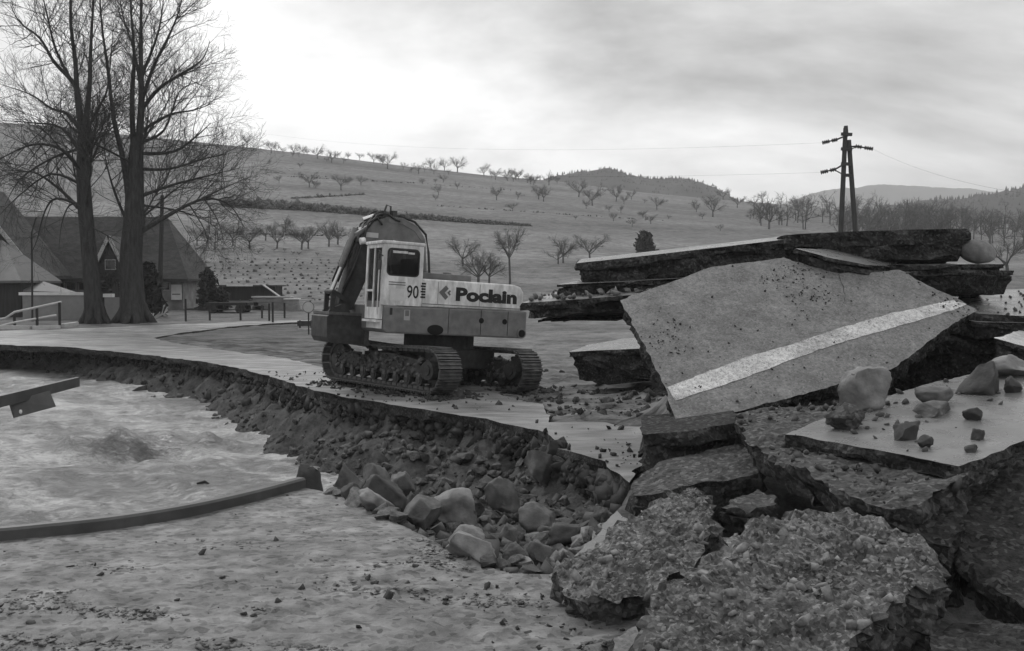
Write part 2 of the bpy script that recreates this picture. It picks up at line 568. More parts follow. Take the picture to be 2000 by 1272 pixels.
# ------------------------------------------------------------------ CDT polygon sheets / slabs
def resample(poly, sp, jit=0.0, rng=None, closed=True):
    poly = [np.asarray(p, float)[:2] for p in poly]
    out = []
    n = len(poly)
    for i in range(n if closed else n - 1):
        a, b = poly[i], poly[(i + 1) % n]
        L_ = np.hypot(*(b - a))
        k = max(1, int(round(L_ / sp)))
        for j in range(k):
            out.append(a + (b - a) * j / k)
    out = np.array(out)
    if jit:
        q = np.stack([out[:, 0], out[:, 1], 0 * out[:, 0]], -1)
        s = rng.integers(1000) if rng is not None else 5
        out = out + np.stack([fbm(q / (sp * 2.2), s, 3), fbm(q / (sp * 2.2) + 50, s + 9, 3)], -1) * jit
    return out
def cdt(outline, sp):
    """triangulated interior of an outline with grid points inside; returns pts, tris; first len(outline) pts are the outline"""
    mn, mx = outline.min(0), outline.max(0)
    g = np.stack(np.meshgrid(np.arange(mn[0] + sp / 2, mx[0], sp), np.arange(mn[1] + sp / 2, mx[1], sp)), -1).reshape(-1, 2)
    rs = np.random.default_rng(len(g) + 3)
    g = g + rs.uniform(-0.3, 0.3, g.shape) * sp
    if len(g):
        g = g[inside(g, outline)]
    if len(g):
        d = np.full(len(g), 9e9)
        dd = seg_dist(g, np.vstack([outline, outline[:1]]))
        g = g[dd > sp * 0.45]
    pts = np.vstack([outline, g]) if len(g) else outline
    n = len(outline)
    r = delaunay_2d_cdt([Vector(p) for p in pts], [(i, (i + 1) % n) for i in range(n)], [], 1, 1e-6)
    v = np.array([list(a) for a in r[0]])
    return v, [tuple(f) for f in r[2]]
def boundary_loop(f):
    """ordered boundary of a triangle set"""
    e = {}
    for t in f:
        for a, b in ((t[0], t[1]), (t[1], t[2]), (t[2], t[0])):
            if (b, a) in e:
                del e[(b, a)]
            else:
                e[(a, b)] = 1
    nxt = {a: b for a, b in e}
    s = next(iter(nxt))
    loop = [s]
    c = nxt[s]
    while c != s and len(loop) <= len(nxt):
        loop.append(c)
        c = nxt[c]
    return loop

class Plane:
    def __init__(self, a, b, c):
        """three pixel+distance anchors"""
        A, B, C = (at(*p) for p in (a, b, c))
        n = np.cross(B - A, C - A)
        n /= np.linalg.norm(n)
        if n[2] < 0:
            n = -n
        self.o, self.n = A, n
        e1 = np.cross(np.array([0, 1.0, 0]), n)
        e1 /= np.linalg.norm(e1)
        self.e1, self.e2 = e1, np.cross(n, e1)
    def px(self, u, v):
        r = ray(u, v)
        t = ((self.o - CAM) @ self.n) / (r @ self.n)
        return CAM + r * t
    def uv(self, p):
        d = np.asarray(p) - self.o
        return np.array([d @ self.e1, d @ self.e2])
    def pt(self, uv, h=0.0):
        uv = np.atleast_2d(uv)
        return self.o + uv[:, :1] * self.e1 + uv[:, 1:2] * self.e2 + self.n * np.reshape(h, (-1, 1))

def slab_mesh(name, pl, poly, t0, t1, mats, parent=None, sp=0.07, jit=0.025, rough=0.03, top_sp=None, top_disp=0.0, top_fn=None, seed=0, batter=0.0, layers=None):
    """a broken plate lying in plane pl: poly in plane uv, from height -t0 down to -t1; crumbling sides"""
    rng = np.random.default_rng(seed + 11)
    out = resample(poly, sp, jit, rng)
    if top_sp is None:
        top_sp = 0.35
    v, f = cdt(out, top_sp)
    # orient
    a = v[f[0][1]] - v[f[0][0]]
    b = v[f[0][2]] - v[f[0][0]]
    if a[0] * b[1] - a[1] * b[0] < 0:
        f = [t[::-1] for t in f]
    loop = boundary_loop(f)
    h = np.full(len(v), -t0)
    q3 = np.stack([v[:, 0], v[:, 1], 0 * v[:, 0] + seed], -1)
    if top_disp:
        h = h + fbm(q3 * 3.0, seed, 4) * top_disp
    if top_fn is not None:
        h = h + top_fn(q3)
    V = [pl.pt(v, h)]
    F = [tuple(t) for t in f]
    MI = [0] * len(F)
    lp = v[loop]
    tan = np.roll(lp, -1, 0) - np.roll(lp, 1, 0)
    nrm = np.stack([tan[:, 1], -tan[:, 0]], -1)
    nrm /= np.maximum(np.linalg.norm(nrm, axis=1, keepdims=True), 1e-9)
    K = layers or max(2, int(round((t1 - t0) / (sp * 0.8))))
    prev = list(loop)
    base = len(v)
    n = len(loop)
    hb = h[loop]
    for k in range(1, K + 1):
        fr = k / K
        hh = hb * (1 - fr) + (-t1) * fr
        q = np.stack([lp[:, 0], lp[:, 1], hh], -1)
        off = (fbm(q / (sp * 1.6), seed + 40, 3) * rough + fbm(q / 0.35, seed + 60, 2) * rough * 1.3) + batter * fr
        ring = lp + nrm * off[:, None]
        V.append(pl.pt(ring, hh + (vnoise(q / sp, seed + 3) * rough * 0.5 if k < K else fbm(q / 0.3, seed + 8, 3) * rough)))
        cur = list(range(base, base + n))
        base += n
        for i in range(n):
            j = (i + 1) % n
            F.append((prev[i], cur[i], cur[j], prev[j]))
            MI.append(1)
        prev = cur
    # underside
    tt = tessellate_polygon([[Vector((p[0], p[1], 0)) for p in lp]])
    for t in tt:
        a, b, c = (lp[i] for i in t)
        s = (b[0] - a[0]) * (c[1] - a[1]) - (b[1] - a[1]) * (c[0] - a[0])
        t = tuple(prev[i] for i in t)
        F.append(t if s < 0 else t[::-1])
        MI.append(1)
    return mesh(name, np.vstack(V), F, mats, parent, False, MI)

def slab(label, cat, poly_px, anchors, t_top=0.07, t_all=0.22, seed=0, sp=0.07, top=None, side=None, base=None, base_grow=0.0, lines=(), group=None, rough_top=0.0, name='asphalt_plate', jit=0.025, rough=0.03, base_rough=0.05):
    """tilted piece of broken road: wearing course on a rougher base course, painted lines as sheets on top"""
    pl = Plane(*anchors)
    poly = [pl.uv(pl.px(u, v)) for u, v in poly_px]
    ar = sum(poly[i][0] * poly[(i + 1) % len(poly)][1] - poly[(i + 1) % len(poly)][0] * poly[i][1] for i in range(len(poly)))
    if ar < 0:
        poly = poly[::-1]
    c = np.mean([pl.pt(p)[0] for p in poly], 0)
    root = empty(name, c - pl.n * t_all)
    tag(root, label, cat, group)
    off = Matrix.Translation(-Vector(root.location))
    ch = [slab_mesh('wearing_course', pl, poly, 0.0, t_top, [top or M['asphalt'], side or M['broken']], root, sp, jit, rough, seed=seed, **(dict(top_sp=0.03, top_fn=gravel_top(seed, rough_top, 0.09)) if rough_top else {}))]
    if t_all > t_top:
        cc = np.mean(poly, 0)
        bp = [cc + (p - cc) * (1 + base_grow) for p in poly]
        ch.append(slab_mesh('base_course', pl, bp, t_top + 0.002, t_all, [base or M['broken'], base or M['broken']], root, sp * 1.2, jit * 1.5, base_rough, seed=seed + 5))
    for ln in lines:
        lp = [pl.uv(pl.px(u, v)) for u, v in ln]
        ar = sum(lp[i][0] * lp[(i + 1) % len(lp)][1] - lp[(i + 1) % len(lp)][0] * lp[i][1] for i in range(len(lp)))
        if ar < 0:
            lp = lp[::-1]
        o_ = resample(lp, 0.05, 0.012, np.random.default_rng(seed + 3))
        v_, f_ = cdt(o_, 0.3)
        ch.append(mesh('painted_line', pl.pt(v_, 0.004), f_, M['paint'], root))
    for o in ch:
        o.matrix_parent_inverse = off
    return root, pl, poly

# ------------------------------------------------------------------ the far road (farm road along the bank)
road_poly = [on_far(u, v)[:2] for u, v in ROAD_PX][::-1]
M['road_far'] = mat('muddy_road', 0.155, 0.5, 0.5, 2.2, 13, 0.012, 40, 0.32, blotch=0.28, blotch_scale=0.5, rvar=0.15, stretch=(0.6, 1.4, 1))
class FlatPlane:
    def pt(self, uv, h=0.0):
        uv = np.atleast_2d(uv)
        h = np.reshape(h, (-1,)) * np.ones(len(uv))
        z = z_far(uv[:, 0], uv[:, 1]) + 0.045
        q = np.stack([uv[:, 0], uv[:, 1], 0 * z], -1)
        z = z + np.where(h > -0.001, fbm(q / 0.9, 77, 4) * 0.018, 0)
        return np.stack([uv[:, 0], uv[:, 1], z + h], -1)
a_ = sum(road_poly[i][0] * road_poly[(i + 1) % len(road_poly)][1] - road_poly[(i + 1) % len(road_poly)][0] * road_poly[i][1] for i in range(len(road_poly)))
if a_ < 0:
    road_poly = road_poly[::-1]
o = slab_mesh('road', FlatPlane(), road_poly, 0.0, 0.17, [M['road_far'], M['broken']], None, 0.16, 0.06, 0.05, top_sp=0.35, seed=4)
tag(o, kind='structure')

# the near road under the camera, covered in flood mud
near_edge = [atz(u, v, 0.0)[:2] for u, v in [(1135, 1122), (1040, 1128), (950, 1113), (850, 1062), (770, 1021), (660, 972), (592, 955), (500, 978), (400, 1001), (300, 1020), (200, 1036), (100, 1047), (0, 1056), (-200, 1066)]]
near_poly = [np.array([-5.6, 2.2]), np.array([0.9, 2.2]), np.array([0.95, 6.4])] + [np.array(p) for p in near_edge] + [np.array([-5.6, 7.9])]
def mud_fn(q):
    heavy = sstep(8.9, 7.2, q[:, 1] - 0.32 * q[:, 0]) * 1.0
    qq = np.stack([q[:, 0] * 1.1 - q[:, 1] * 0.35, q[:, 1] * 2.4 + q[:, 0] * 0.6, q[:, 2]], -1)
    r = fbm(qq * 2.4, 90, 4)
    cl = np.maximum(fbm(qq * 5.0, 95, 3) - 0.25, 0)
    rut = 0.015 * np.sin((q[:, 1] * 0.93 - q[:, 0] * 0.36) * 9 + vnoise(q * 0.8, 3) * 3)
    return heavy * (np.tanh(r) * 0.016 + np.minimum(cl, 0.25) * 0.05 + rut * 0.7 - np.clip(fbm(qq * 7.0, 97, 3) - 0.15, 0, 0.4) * 0.035) + (1 - heavy) * fbm(q * 1.4, 91, 3) * 0.008
class NearPlane:
    def pt(self, uv, h=0.0):
        uv = np.atleast_2d(uv)
        return np.stack([uv[:, 0], uv[:, 1], 0.02 + np.reshape(h, (-1,)) * np.ones(len(uv))], -1)
M['road_near'] = mat('mud_covered_road', 0.15, 0.6, 0.55, 5.0, 15, 0.02, 26, 0.28, blotch=0.3, blotch_scale=1.6, rvar=0.12, stretch=(0.85, 1.15, 1), speck_dark=0.65, speck_scale=24)
o = slab_mesh('road', NearPlane(), near_poly, 0.0, 0.2, [M['road_near'], M['broken']], None, 0.05, 0.02, 0.03, top_sp=0.04, top_fn=mud_fn, seed=9, layers=3)
o.data.polygons.foreach_set('use_smooth', [True] * len(o.data.polygons))
tag(o, kind='structure')

# ------------------------------------------------------------------ water
wx = np.concatenate([np.arange(-60, -16, 0.5), np.arange(-16, 0.0, 0.06)])
wy = np.concatenate([np.arange(7.5, 30, 0.06), np.arange(30, 48, 0.3)])
WX, WY = np.meshgrid(wx, wy)
P = np.stack([WX.ravel(), WY.ravel(), 0 * WX.ravel()], -1)
def water_z(P):
    # the current runs down out of the far left towards the pit on the right
    a = P[:, 0] * 0.80 - P[:, 1] * 0.60
    b = P[:, 0] * 0.60 + P[:, 1] * 0.80
    q = np.stack([a * 0.55, b * 1.0, 0 * a], -1)
    q = q + 0.45 * np.stack([fbm(q * 0.8, 7, 2), fbm(q * 0.8 + 9, 8, 2), 0 * a], -1)
    z = fbm(q * 0.9, 60, 3) * 0.07
    z = z + (1 - np.abs(fbm(q * 1.7, 63, 3))) * 0.08 + fbm(q * 5.0, 66, 3) * 0.016
    c = at(250, 885, 1.0)
    c = atz(265, 880, -1.08)
    dx, dy = P[:, 0] - c[0], P[:, 1] - c[1]
    u_ = dx * 0.96 + dy * 0.28
    w_ = -dx * 0.28 + dy * 0.96
    z = z + 0.42 * np.exp(-(u_ / 1.5) ** 2 - (w_ / 0.40) ** 2) * (1 + 0.5 * vnoise(P * 2.5, 5)) - 0.26 * np.exp(-(u_ / 1.6) ** 2 - ((w_ + 0.95) / 0.5) ** 2)
    return z - 1.2 + (P[:, 1] - 12) * 0.017
wz = water_z(P)
wv = np.stack([P[:, 0], P[:, 1], wz], -1)
idx = np.arange(len(wx) * len(wy)).reshape(len(wy), len(wx))
wf = np.stack([idx[:-1, :-1], idx[:-1, 1:], idx[1:, 1:], idx[1:, :-1]], -1).reshape(-1, 4)
def water_material():
    m = bpy.data.materials.new('muddy_water')
    m.use_nodes = True
    N, L = m.node_tree.nodes, m.node_tree.links
    b = N['Principled BSDF']
    b.inputs['Roughness'].default_value = 0.15
    b.inputs['Specular IOR Level'].default_value = 0.35
    t = N.new('ShaderNodeTexCoord')
    mp_ = N.new('ShaderNodeMapping')
    mp_.inputs['Rotation'].default_value = (0, 0, R(37))
    mp_.inputs['Scale'].default_value = (0.85, 1.2, 1)
    L.new(t.outputs['Object'], mp_.inputs[0])
    def noise(sc, det, ro, dist=0.0):
        n = N.new('ShaderNodeTexNoise')
        n.inputs['Scale'].default_value = sc
        n.inputs['Detail'].default_value = det
        n.inputs['Roughness'].default_value = ro
        n.inputs['Distortion'].default_value = dist
        L.new(mp_.outputs[0], n.inputs['Vector'])
        return n.outputs['Fac']
    foam = N.new('ShaderNodeValToRGB')
    e = foam.color_ramp.elements
    e[0].position, e[0].color = 0.34, (0.10, 0.10, 0.10, 1)
    e[1].position, e[1].color = 0.76, (0.42, 0.42, 0.42, 1)
    x = e.new(0.55)
    x.color = (0.18, 0.18, 0.18, 1)
    mx = N.new('ShaderNodeMath')
    mx.operation = 'ADD'
    L.new(noise(1.1, 7, 0.68, 1.2), mx.inputs[0])
    m2 = N.new('ShaderNodeMath')
    m2.operation = 'MULTIPLY_ADD'
    L.new(noise(9.0, 7, 0.75, 0.8), m2.inputs[0])
    m2.inputs[1].default_value = 0.9
    m2.inputs[2].default_value = -0.45
    L.new(m2.outputs[0], mx.inputs[1])
    fa = N.new('ShaderNodeAttribute')
    fa.attribute_name = 'foam'
    fs = N.new('ShaderNodeMath')
    fs.operation = 'MULTIPLY_ADD'
    L.new(fa.outputs['Fac'], fs.inputs[0])
    fs.inputs[1].default_value = 0.20
    L.new(mx.outputs[0], fs.inputs[2])
    mx = fs
    L.new(mx.outputs[0], foam.inputs[0])
    L.new(foam.outputs[0], b.inputs['Base Color'])
    rr = N.new('ShaderNodeMapRange')
    rr.inputs[1].default_value, rr.inputs[2].default_value, rr.inputs[3].default_value, rr.inputs[4].default_value = 0.5, 0.7, 0.30, 0.75
    L.new(mx.outputs[0], rr.inputs[0])
    L.new(rr.outputs[0], b.inputs['Roughness'])
    bp = N.new('ShaderNodeBump')
    bp.inputs['Distance'].default_value = 0.10
    L.new(noise(4.5, 10, 0.7, 1.2), bp.inputs['Height'])
    L.new(bp.outputs[0], b.inputs['Normal'])
    return m
water = tri_mesh('water', wv, wf, water_material(), smooth=True)
fc = atz(265, 880, -1.08)
fu = (P[:, 0] - fc[0]) * 0.96 + (P[:, 1] - fc[1]) * 0.28
fw_ = -(P[:, 0] - fc[0]) * 0.28 + (P[:, 1] - fc[1]) * 0.96
fo_ = 1.2 * np.exp(-((fu - 0.4) / 2.6) ** 2 - ((fw_ + 1.1 + 0.12 * fu ** 2 * 0.3) / 0.55) ** 2) + 0.9 * np.exp(-((fu + 1.6) / 2.2) ** 2 - ((fw_ + 0.2 - 0.25 * fu) / 0.25) ** 2) - 0.8 * np.exp(-((fu) / 1.2) ** 2 - ((fw_ + 0.25) / 0.32) ** 2)
fq = np.stack([(P[:, 0] * 0.8 - P[:, 1] * 0.6) * 0.35, P[:, 0] * 0.6 + P[:, 1] * 0.8, 0 * P[:, 0]], -1)
fo_ = fo_ + fbm(fq * 0.9, 201, 4) * 0.8 + np.clip(1 - np.abs(fbm(fq * 1.6, 207, 3)) * 5, 0, 1) * 0.5
at_ = water.data.attributes.new('foam', 'FLOAT', 'POINT')
at_.data.foreach_set('value', np.ascontiguousarray(fo_, dtype=np.float32))
tag(water, kind='structure')

M['smear'] = mat('churned_mud', 0.085, 0.7, 0.5, 5, 5, 0.004, 60, 0.3)
M['chunk'] = mat('gravelly_road_base', 0.10, 0.95, 0.6, 10, 12, 0.015, 50, 0.15, speck=0.12, speck_scale=50, speck_dark=0.6, blotch=0.4, blotch_scale=3)
def gravel_top(k, amp, cell):
    def fn(q):
        w = q + 0.02 * np.stack([fbm(q * 9, k + 1, 2), fbm(q * 9 + 7, k + 2, 2), 0 * q[:, 0]], -1)
        f1, f2, cid = worley(w / cell, k)
        g1, g2, gid = worley(w / (cell * 0.42), k + 7)
        big = np.clip((f2 - f1) * 2.2, 0, 1) * (cid ** 2)
        sm = np.clip((g2 - g1) * 2.2, 0, 1) * gid
        return amp * (big * 1.1 + sm * 0.7 + fbm(q * 2.0, k, 5, 0.6) * 1.7 + np.abs(fbm(q * 9, k + 6, 3)) * 0.7 - np.maximum(0, fbm(q * 6, k + 4, 3)) * 1.2)
    return fn
EXX, EXY = -1.62, 20.55
# ------------------------------------------------------------------ rocks
def ico(sub):
    bm = bmesh.new()
    bmesh.ops.create_icosphere(bm, subdivisions=sub, radius=1.0)
    v = np.array([list(a.co) for a in bm.verts])
    f = np.array([[b.index for b in a.verts] for a in bm.faces])
    bm.free()
    return v, f
ICO = {k: ico(k) for k in (1, 2, 3, 4, 5)}
def rock_verts(sub, seed, cuts=9, rough=0.06, depth=(0.55, 0.85)):
    rng = np.random.default_rng(seed)
    v = ICO[sub][0].copy()
    v = v * (1 + 0.12 * vnoise(v * 1.3 + seed, seed))[:, None] * 1.25
    for _ in range(cuts):
        n = rng.normal(size=3)
        n /= np.linalg.norm(n)
        d = rng.uniform(*depth)
        s = v @ n - d
        v = v - np.outer(np.maximum(s, 0), n)
    v = v * (1 + rough * fbm(v * 3.0 + seed, seed + 5, 4))[:, None]
    mn, mx = v.min(0), v.max(0)
    return (v - (mn + mx) / 2) / (mx - mn) * 2      # unit box -1..1
ROCK_RNG = random.Random(5)
def rock(label, cat, c, size, seed, material, rot=(0, 0, 0), sub=4, cuts=13, rough=0.09, group=None, name='rock', smooth=False, depth=(0.55, 0.85)):
    v = rock_verts(sub, seed, cuts, rough, depth) * (np.array(size) / 2)
    Rm = np.array(Matrix.Rotation(rot[2], 3, 'Z') @ Matrix.Rotation(rot[1], 3, 'Y') @ Matrix.Rotation(rot[0], 3, 'X'))
    v = v @ Rm.T
    v[:, 2] -= v[:, 2].min()
    o = tri_mesh(name, v, ICO[sub][1], material, None, smooth)
    o.location = c
    return tag(o, label, cat, group)
def rock_px(label, box, seed, material, base=None, d=None, deep=0.8, sink=0.12, cat='rock', **k):
    """rock filling a pixel box; base(u,v) gives the ground point under it"""
    u0, v0, u1, v1 = box
    uc = (u0 + u1) / 2
    p = base(uc, v1) if base else (at(uc, v1, d) if d else hit(uc, v1))
    dist = (p - CAM) @ FWD
    w = (u1 - u0) / FPX * dist
    h = (v1 - v0) / FPX * dist
    c = p + np.array([0, w * deep * 0.35, 0])
    return rock(label, cat, (c[0], c[1], p[2] - h * sink), (w, w * deep, h * (1 + sink)), seed, material, **k)

def stones(name, P_, size, rng, material, parent=None, sub=0, flat=0.65, kind='stuff', label=None, cat=None, normal=None):
    """many loose stones as one 'stuff' object"""
    if sub == 0:
        bv = np.array([[-1, -1, -1], [1, -1, -1], [1, 1, -1], [-1, 1, -1], [-1, -1, 1], [1, -1, 1], [1, 1, 1], [-1, 1, 1]]) * 0.72
        bf = np.array([[0, 2, 1], [0, 3, 2], [4, 5, 6], [4, 6, 7], [0, 1, 5], [0, 5, 4], [1, 2, 6], [1, 6, 5], [2, 3, 7], [2, 7, 6], [3, 0, 4], [3, 4, 7]])
    else:
        bv, bf = ICO[sub]
    n = len(P_)
    size = np.asarray(size) * np.ones(n)
    ang = rng.uniform(0, 6.283, n)
    tilt = rng.normal(0, 0.6, (n, 2)) * min(1.0, flat / 0.45)
    sc = np.stack([rng.uniform(0.6, 1.6, n), rng.uniform(0.45, 1.2, n), flat * rng.uniform(0.6, 1.3, n)], -1) * size[:, None] * 0.5
    V = np.repeat(bv[None], n, 0) * (1 + rng.uniform(-0.42, 0.25, (n, len(bv), 1) if sub else (n, len(bv), 3)))
    V = V * sc[:, None, :]
    # tilt then spin
    V = V + np.stack([V[..., 2] * tilt[:, :1], V[..., 2] * tilt[:, 1:], -V[..., 0] * tilt[:, :1] - V[..., 1] * tilt[:, 1:]], -1)
    ca, sa = np.cos(ang)[:, None], np.sin(ang)[:, None]
    V = np.stack([V[..., 0] * ca - V[..., 1] * sa, V[..., 0] * sa + V[..., 1] * ca, V[..., 2]], -1)
    V = V + np.asarray(P_)[:, None, :]
    Fc = bf[None] + (np.arange(n) * len(bv))[:, None, None]
    o = tri_mesh(name, V.reshape(-1, 3), Fc.reshape(-1, 3), material, parent)
    return tag(o, label, cat, None, kind)

def slab3(label, pts, t_top, t_all, seed, **k):
    """slab whose corners are given as world points; the plane is fitted"""
    A = np.array(pts)
    c = A.mean(0)
    n = np.linalg.svd(A - c)[2][2]
    if n[2] < 0:
        n = -n
    pl = Plane.__new__(Plane)
    pl.o, pl.n = c, n
    e1 = np.cross(np.array([0, 1.0, 0]), n)
    e1 /= np.linalg.norm(e1)
    pl.e1, pl.e2 = e1, np.cross(n, e1)
    poly = [pl.uv(p) for p in A]
    ar = sum(poly[i][0] * poly[(i + 1) % len(poly)][1] - poly[(i + 1) % len(poly)][0] * poly[i][1] for i in range(len(poly)))
    if ar < 0:
        poly = poly[::-1]
    root = empty('asphalt_plate', c - n * t_all)
    tag(root, label, 'slab', 'broken slabs of the torn up road')
    off = Matrix.Translation(-Vector(root.location))
    top = k.get('top', M['asphalt_wet'])
    side = k.get('side', M['broken'])
    sp = k.get('sp', 0.08)
    rg = k.get('rough', 0.035)
    ch = [slab_mesh('wearing_course', pl, poly, 0.0, t_top, [top, side], root, sp, k.get('jit', 0.03), rg, seed=seed)]
    if t_all > t_top:
        cc = np.mean(poly, 0)
        g = k.get('base_grow', -0.03)
        bpoly = [cc + (p - cc) * (1 + g) for p in poly]
        ch.append(slab_mesh('base_course', pl, bpoly, t_top + 0.002, t_all, [side, k.get('base', side)], root, sp * 1.15, 0.045, rg * 1.7, seed=seed + 5, batter=k.get('batter', 0.0)))
    for o in ch:
        o.matrix_parent_inverse = off
    return root, pl, poly
def edge_slab(label, front, vec, *a, **k):
    f = [at(*p) for p in front]
    return slab3(label, f + [p + np.array(vec) for p in f[::-1]], *a, **k)
GRP = 'broken slabs of the torn up road'

# ------------------------------------------------------------------ pile of road slabs, right
A_root, A_pl, A_poly = slab('large tilted asphalt slab with a white painted line across it', 'slab',
    [(1210, 586), (1300, 556), (1390, 521), (1470, 512), (1530, 503), (1580, 520), (1640, 534), (1700, 533), (1755, 526), (1830, 566), (1880, 588), (1908, 607),
     (1850, 640), (1800, 680), (1740, 722), (1700, 733), (1560, 772), (1430, 806), (1325, 834), (1300, 760), (1262, 680)],
    [(1325, 833, 10.0), (1530, 503, 13.0), (1908, 607, 12.0)], 0.08, 0.2, 1, group=GRP, base_grow=-0.02, sp=0.05, jit=0.018,
    lines=[[(1303, 757), (1440, 704), (1560, 668), (1640, 641), (1740, 613), (1860, 587), (1888, 595), (1860, 607), (1740, 641), (1640, 671), (1560, 698), (1440, 743), (1319, 783)]])
edge_slab('long thin slab with pale wet top jutting left above the striped slab', [(1127, 514, 13.3), (1200, 506, 13.3), (1300, 495, 13.4), (1410, 483, 13.6), (1520, 471, 13.8), (1600, 459, 13.9)], (0.15, 1.7, 0.10), 0.1, 0.30, 21)
edge_slab('thick dark upturned slab at the very top of the heap', [(1535, 466, 13.75), (1600, 455, 13.5), (1690, 443, 13.3), (1800, 447, 13.2), (1890, 453, 13.2)], (0.1, 1.2, -0.02), 0.2, 0.40, 22, top=M['broken'], rough=0.05)
slab3('narrow pale topped slab wedged under the thick upturned slab', [at(1553, 486, 12.95), at(1640, 488, 13.6), at(1755, 513, 13.5), at(1740, 521, 12.9), at(1690, 519, 12.7), at(1620, 502, 12.7)], 0.06, 0.17, 23)
edge_slab('thin flat slab carrying the oval boulder', [(1735, 517, 12.9), (1850, 517, 12.8), (1965, 516, 12.8)], (0.05, 1.4, 0.045), 0.05, 0.09, 24)
edge_slab('thick undercut slab beneath the boulder slab', [(1770, 529, 12.75), (1880, 529, 12.6), (1980, 528, 12.9)], (0.0, 1.5, -0.06), 0.07, 0.27, 25, batter=-0.10)
E_root, E_pl, E_poly = slab('wet flat road piece at the right edge behind the striped slab', 'slab',
    [(1850, 596), (1880, 576), (1940, 567), (2000, 564), (2100, 561), (2180, 600), (2100, 620), (2000, 617), (1912, 613)],
    [(1912, 613, 12.2), (2000, 617, 12.0), (1960, 566, 14.4)], 0.07, 0.085, 26, group=GRP, top=M['asphalt_wet'])
edge_slab('second layer slab under the wet flat road piece', [(1910, 629, 12.1), (2010, 631, 11.9), (2110, 634, 11.7)], (-0.05, 1.3, 0.07), 0.06, 0.2, 27)
edge_slab('added black block standing for the shaded void under the wet flat road piece', [(1790, 676, 12.5), (1860, 662, 12.4), (1940, 655, 12.3), (2020, 660, 12.2), (2110, 664, 12.1)], (0.0, 0.9, 0.12), 0.15, 0.75, 60, top=M['broken'], rough=0.06)  # black block added to fill a gap that is only deep shade
slab3('small slab with a bright white painted edge by the right border', [at(1945, 657, 11.2), at(2010, 682, 10.9), at(2100, 690, 10.9), at(2100, 655, 12.0), at(1990, 648, 12.0)], 0.05, 0.24, 28, top=M['paint'])
edge_slab('pale topped slab left of the heap under the long thin slab', [(1087, 557, 13.0), (1200, 550, 13.0), (1340, 544, 13.2)], (0.35, 1.2, 0.06), 0.05, 0.15, 29)
F2_root, F2_pl, F2_poly = slab3('low slab strewn with small stones left of the striped slab', [at(1022, 593, 12.4), at(1130, 586, 12.4), at(1262, 571, 12.6), at(1330, 556, 14.0), at(1090, 567, 14.2)], 0.08, 0.2, 30)
slab3('thin pale sheet of asphalt under the low slab', [at(1055, 622, 12.8), at(1100, 614, 13.6), at(1225, 606, 13.6), at(1222, 616, 12.9)], 0.03, 0.05, 31, top=M['rock_pale'], side=M['broken'])
slab3('thick dark lump of road lying in the field left of the striped slab', [at(1113, 690, 19.5), at(1180, 684, 19.3), at(1250, 676, 19.0), at(1340, 680, 18.6), at(1330, 655, 21.2), at(1215, 657, 21.2), at(1150, 676, 20.6)], 0.1, 0.62, 32, batter=-0.06, rough=0.06)
edge_slab('dark block of broken road propping up the corner of the striped slab', [(1250, 847, 9.5), (1290, 842, 9.45), (1340, 850, 9.4), (1440, 822, 9.6)], (0.15, 1.0, 0.05), 0.12, 0.36, 33, top=M['broken'], rough=0.05, batter=0.04)
slab('leaning earth covered slab below the corner of the striped slab', 'slab',
    [(1228, 948), (1290, 907), (1380, 881), (1450, 870), (1492, 905), (1480, 926), (1400, 941), (1275, 968), (1234, 966)],
    [(1228, 948, 8.7), (1450, 870, 9.5), (1480, 926, 8.55)], 0.10, 0.24, 34, group=GRP, top=M['base'], base_rough=0.05, rough_top=0.014)

# foreground slab with boulders on it
G_root, G_pl, G_poly = slab('wet smooth slab in front strewn with boulders and pebbles', 'slab',
    [(1532, 848), (1600, 859), (1750, 886), (1870, 912), (1935, 886), (2000, 862), (2110, 822), (2110, 690), (2000, 716), (1900, 731), (1800, 752), (1700, 786), (1610, 818)],
    [(1532, 848, 8.4), (1870, 912, 7.0), (2000, 716, 10.6)], 0.10, 0.105, 35, group=GRP, top=M['asphalt_wet'], side=M['broken'])
bpl = Plane.__new__(Plane)
bpl.o, bpl.n, bpl.e1, bpl.e2 = G_pl.o - G_pl.n * 0.107, G_pl.n, G_pl.e1, G_pl.e2
bp_ = [bpl.uv(bpl.px(u, v)) for u, v in [(1432, 812), (1455, 862), (1545, 905), (1640, 962), (1735, 992), (1800, 980), (1872, 950), (1935, 918), (2010, 888), (2110, 850), (2110, 700), (1900, 735), (1760, 770), (1620, 786), (1520, 796)]]
if sum(bp_[i][0] * bp_[(i + 1) % len(bp_)][1] - bp_[(i + 1) % len(bp_)][0] * bp_[i][1] for i in range(len(bp_))) < 0:
    bp_ = bp_[::-1]
o = slab_mesh('base_course', bpl, bp_, 0.0, 0.30, [M['base'], M['base']], G_root, 0.05, 0.04, 0.05, top_sp=0.06, top_fn=gravel_top(3, 0.02, 0.07), seed=41, batter=-0.12)
o.matrix_parent_inverse = Matrix.Translation(-Vector(G_root.location))
rng = np.random.default_rng(12)

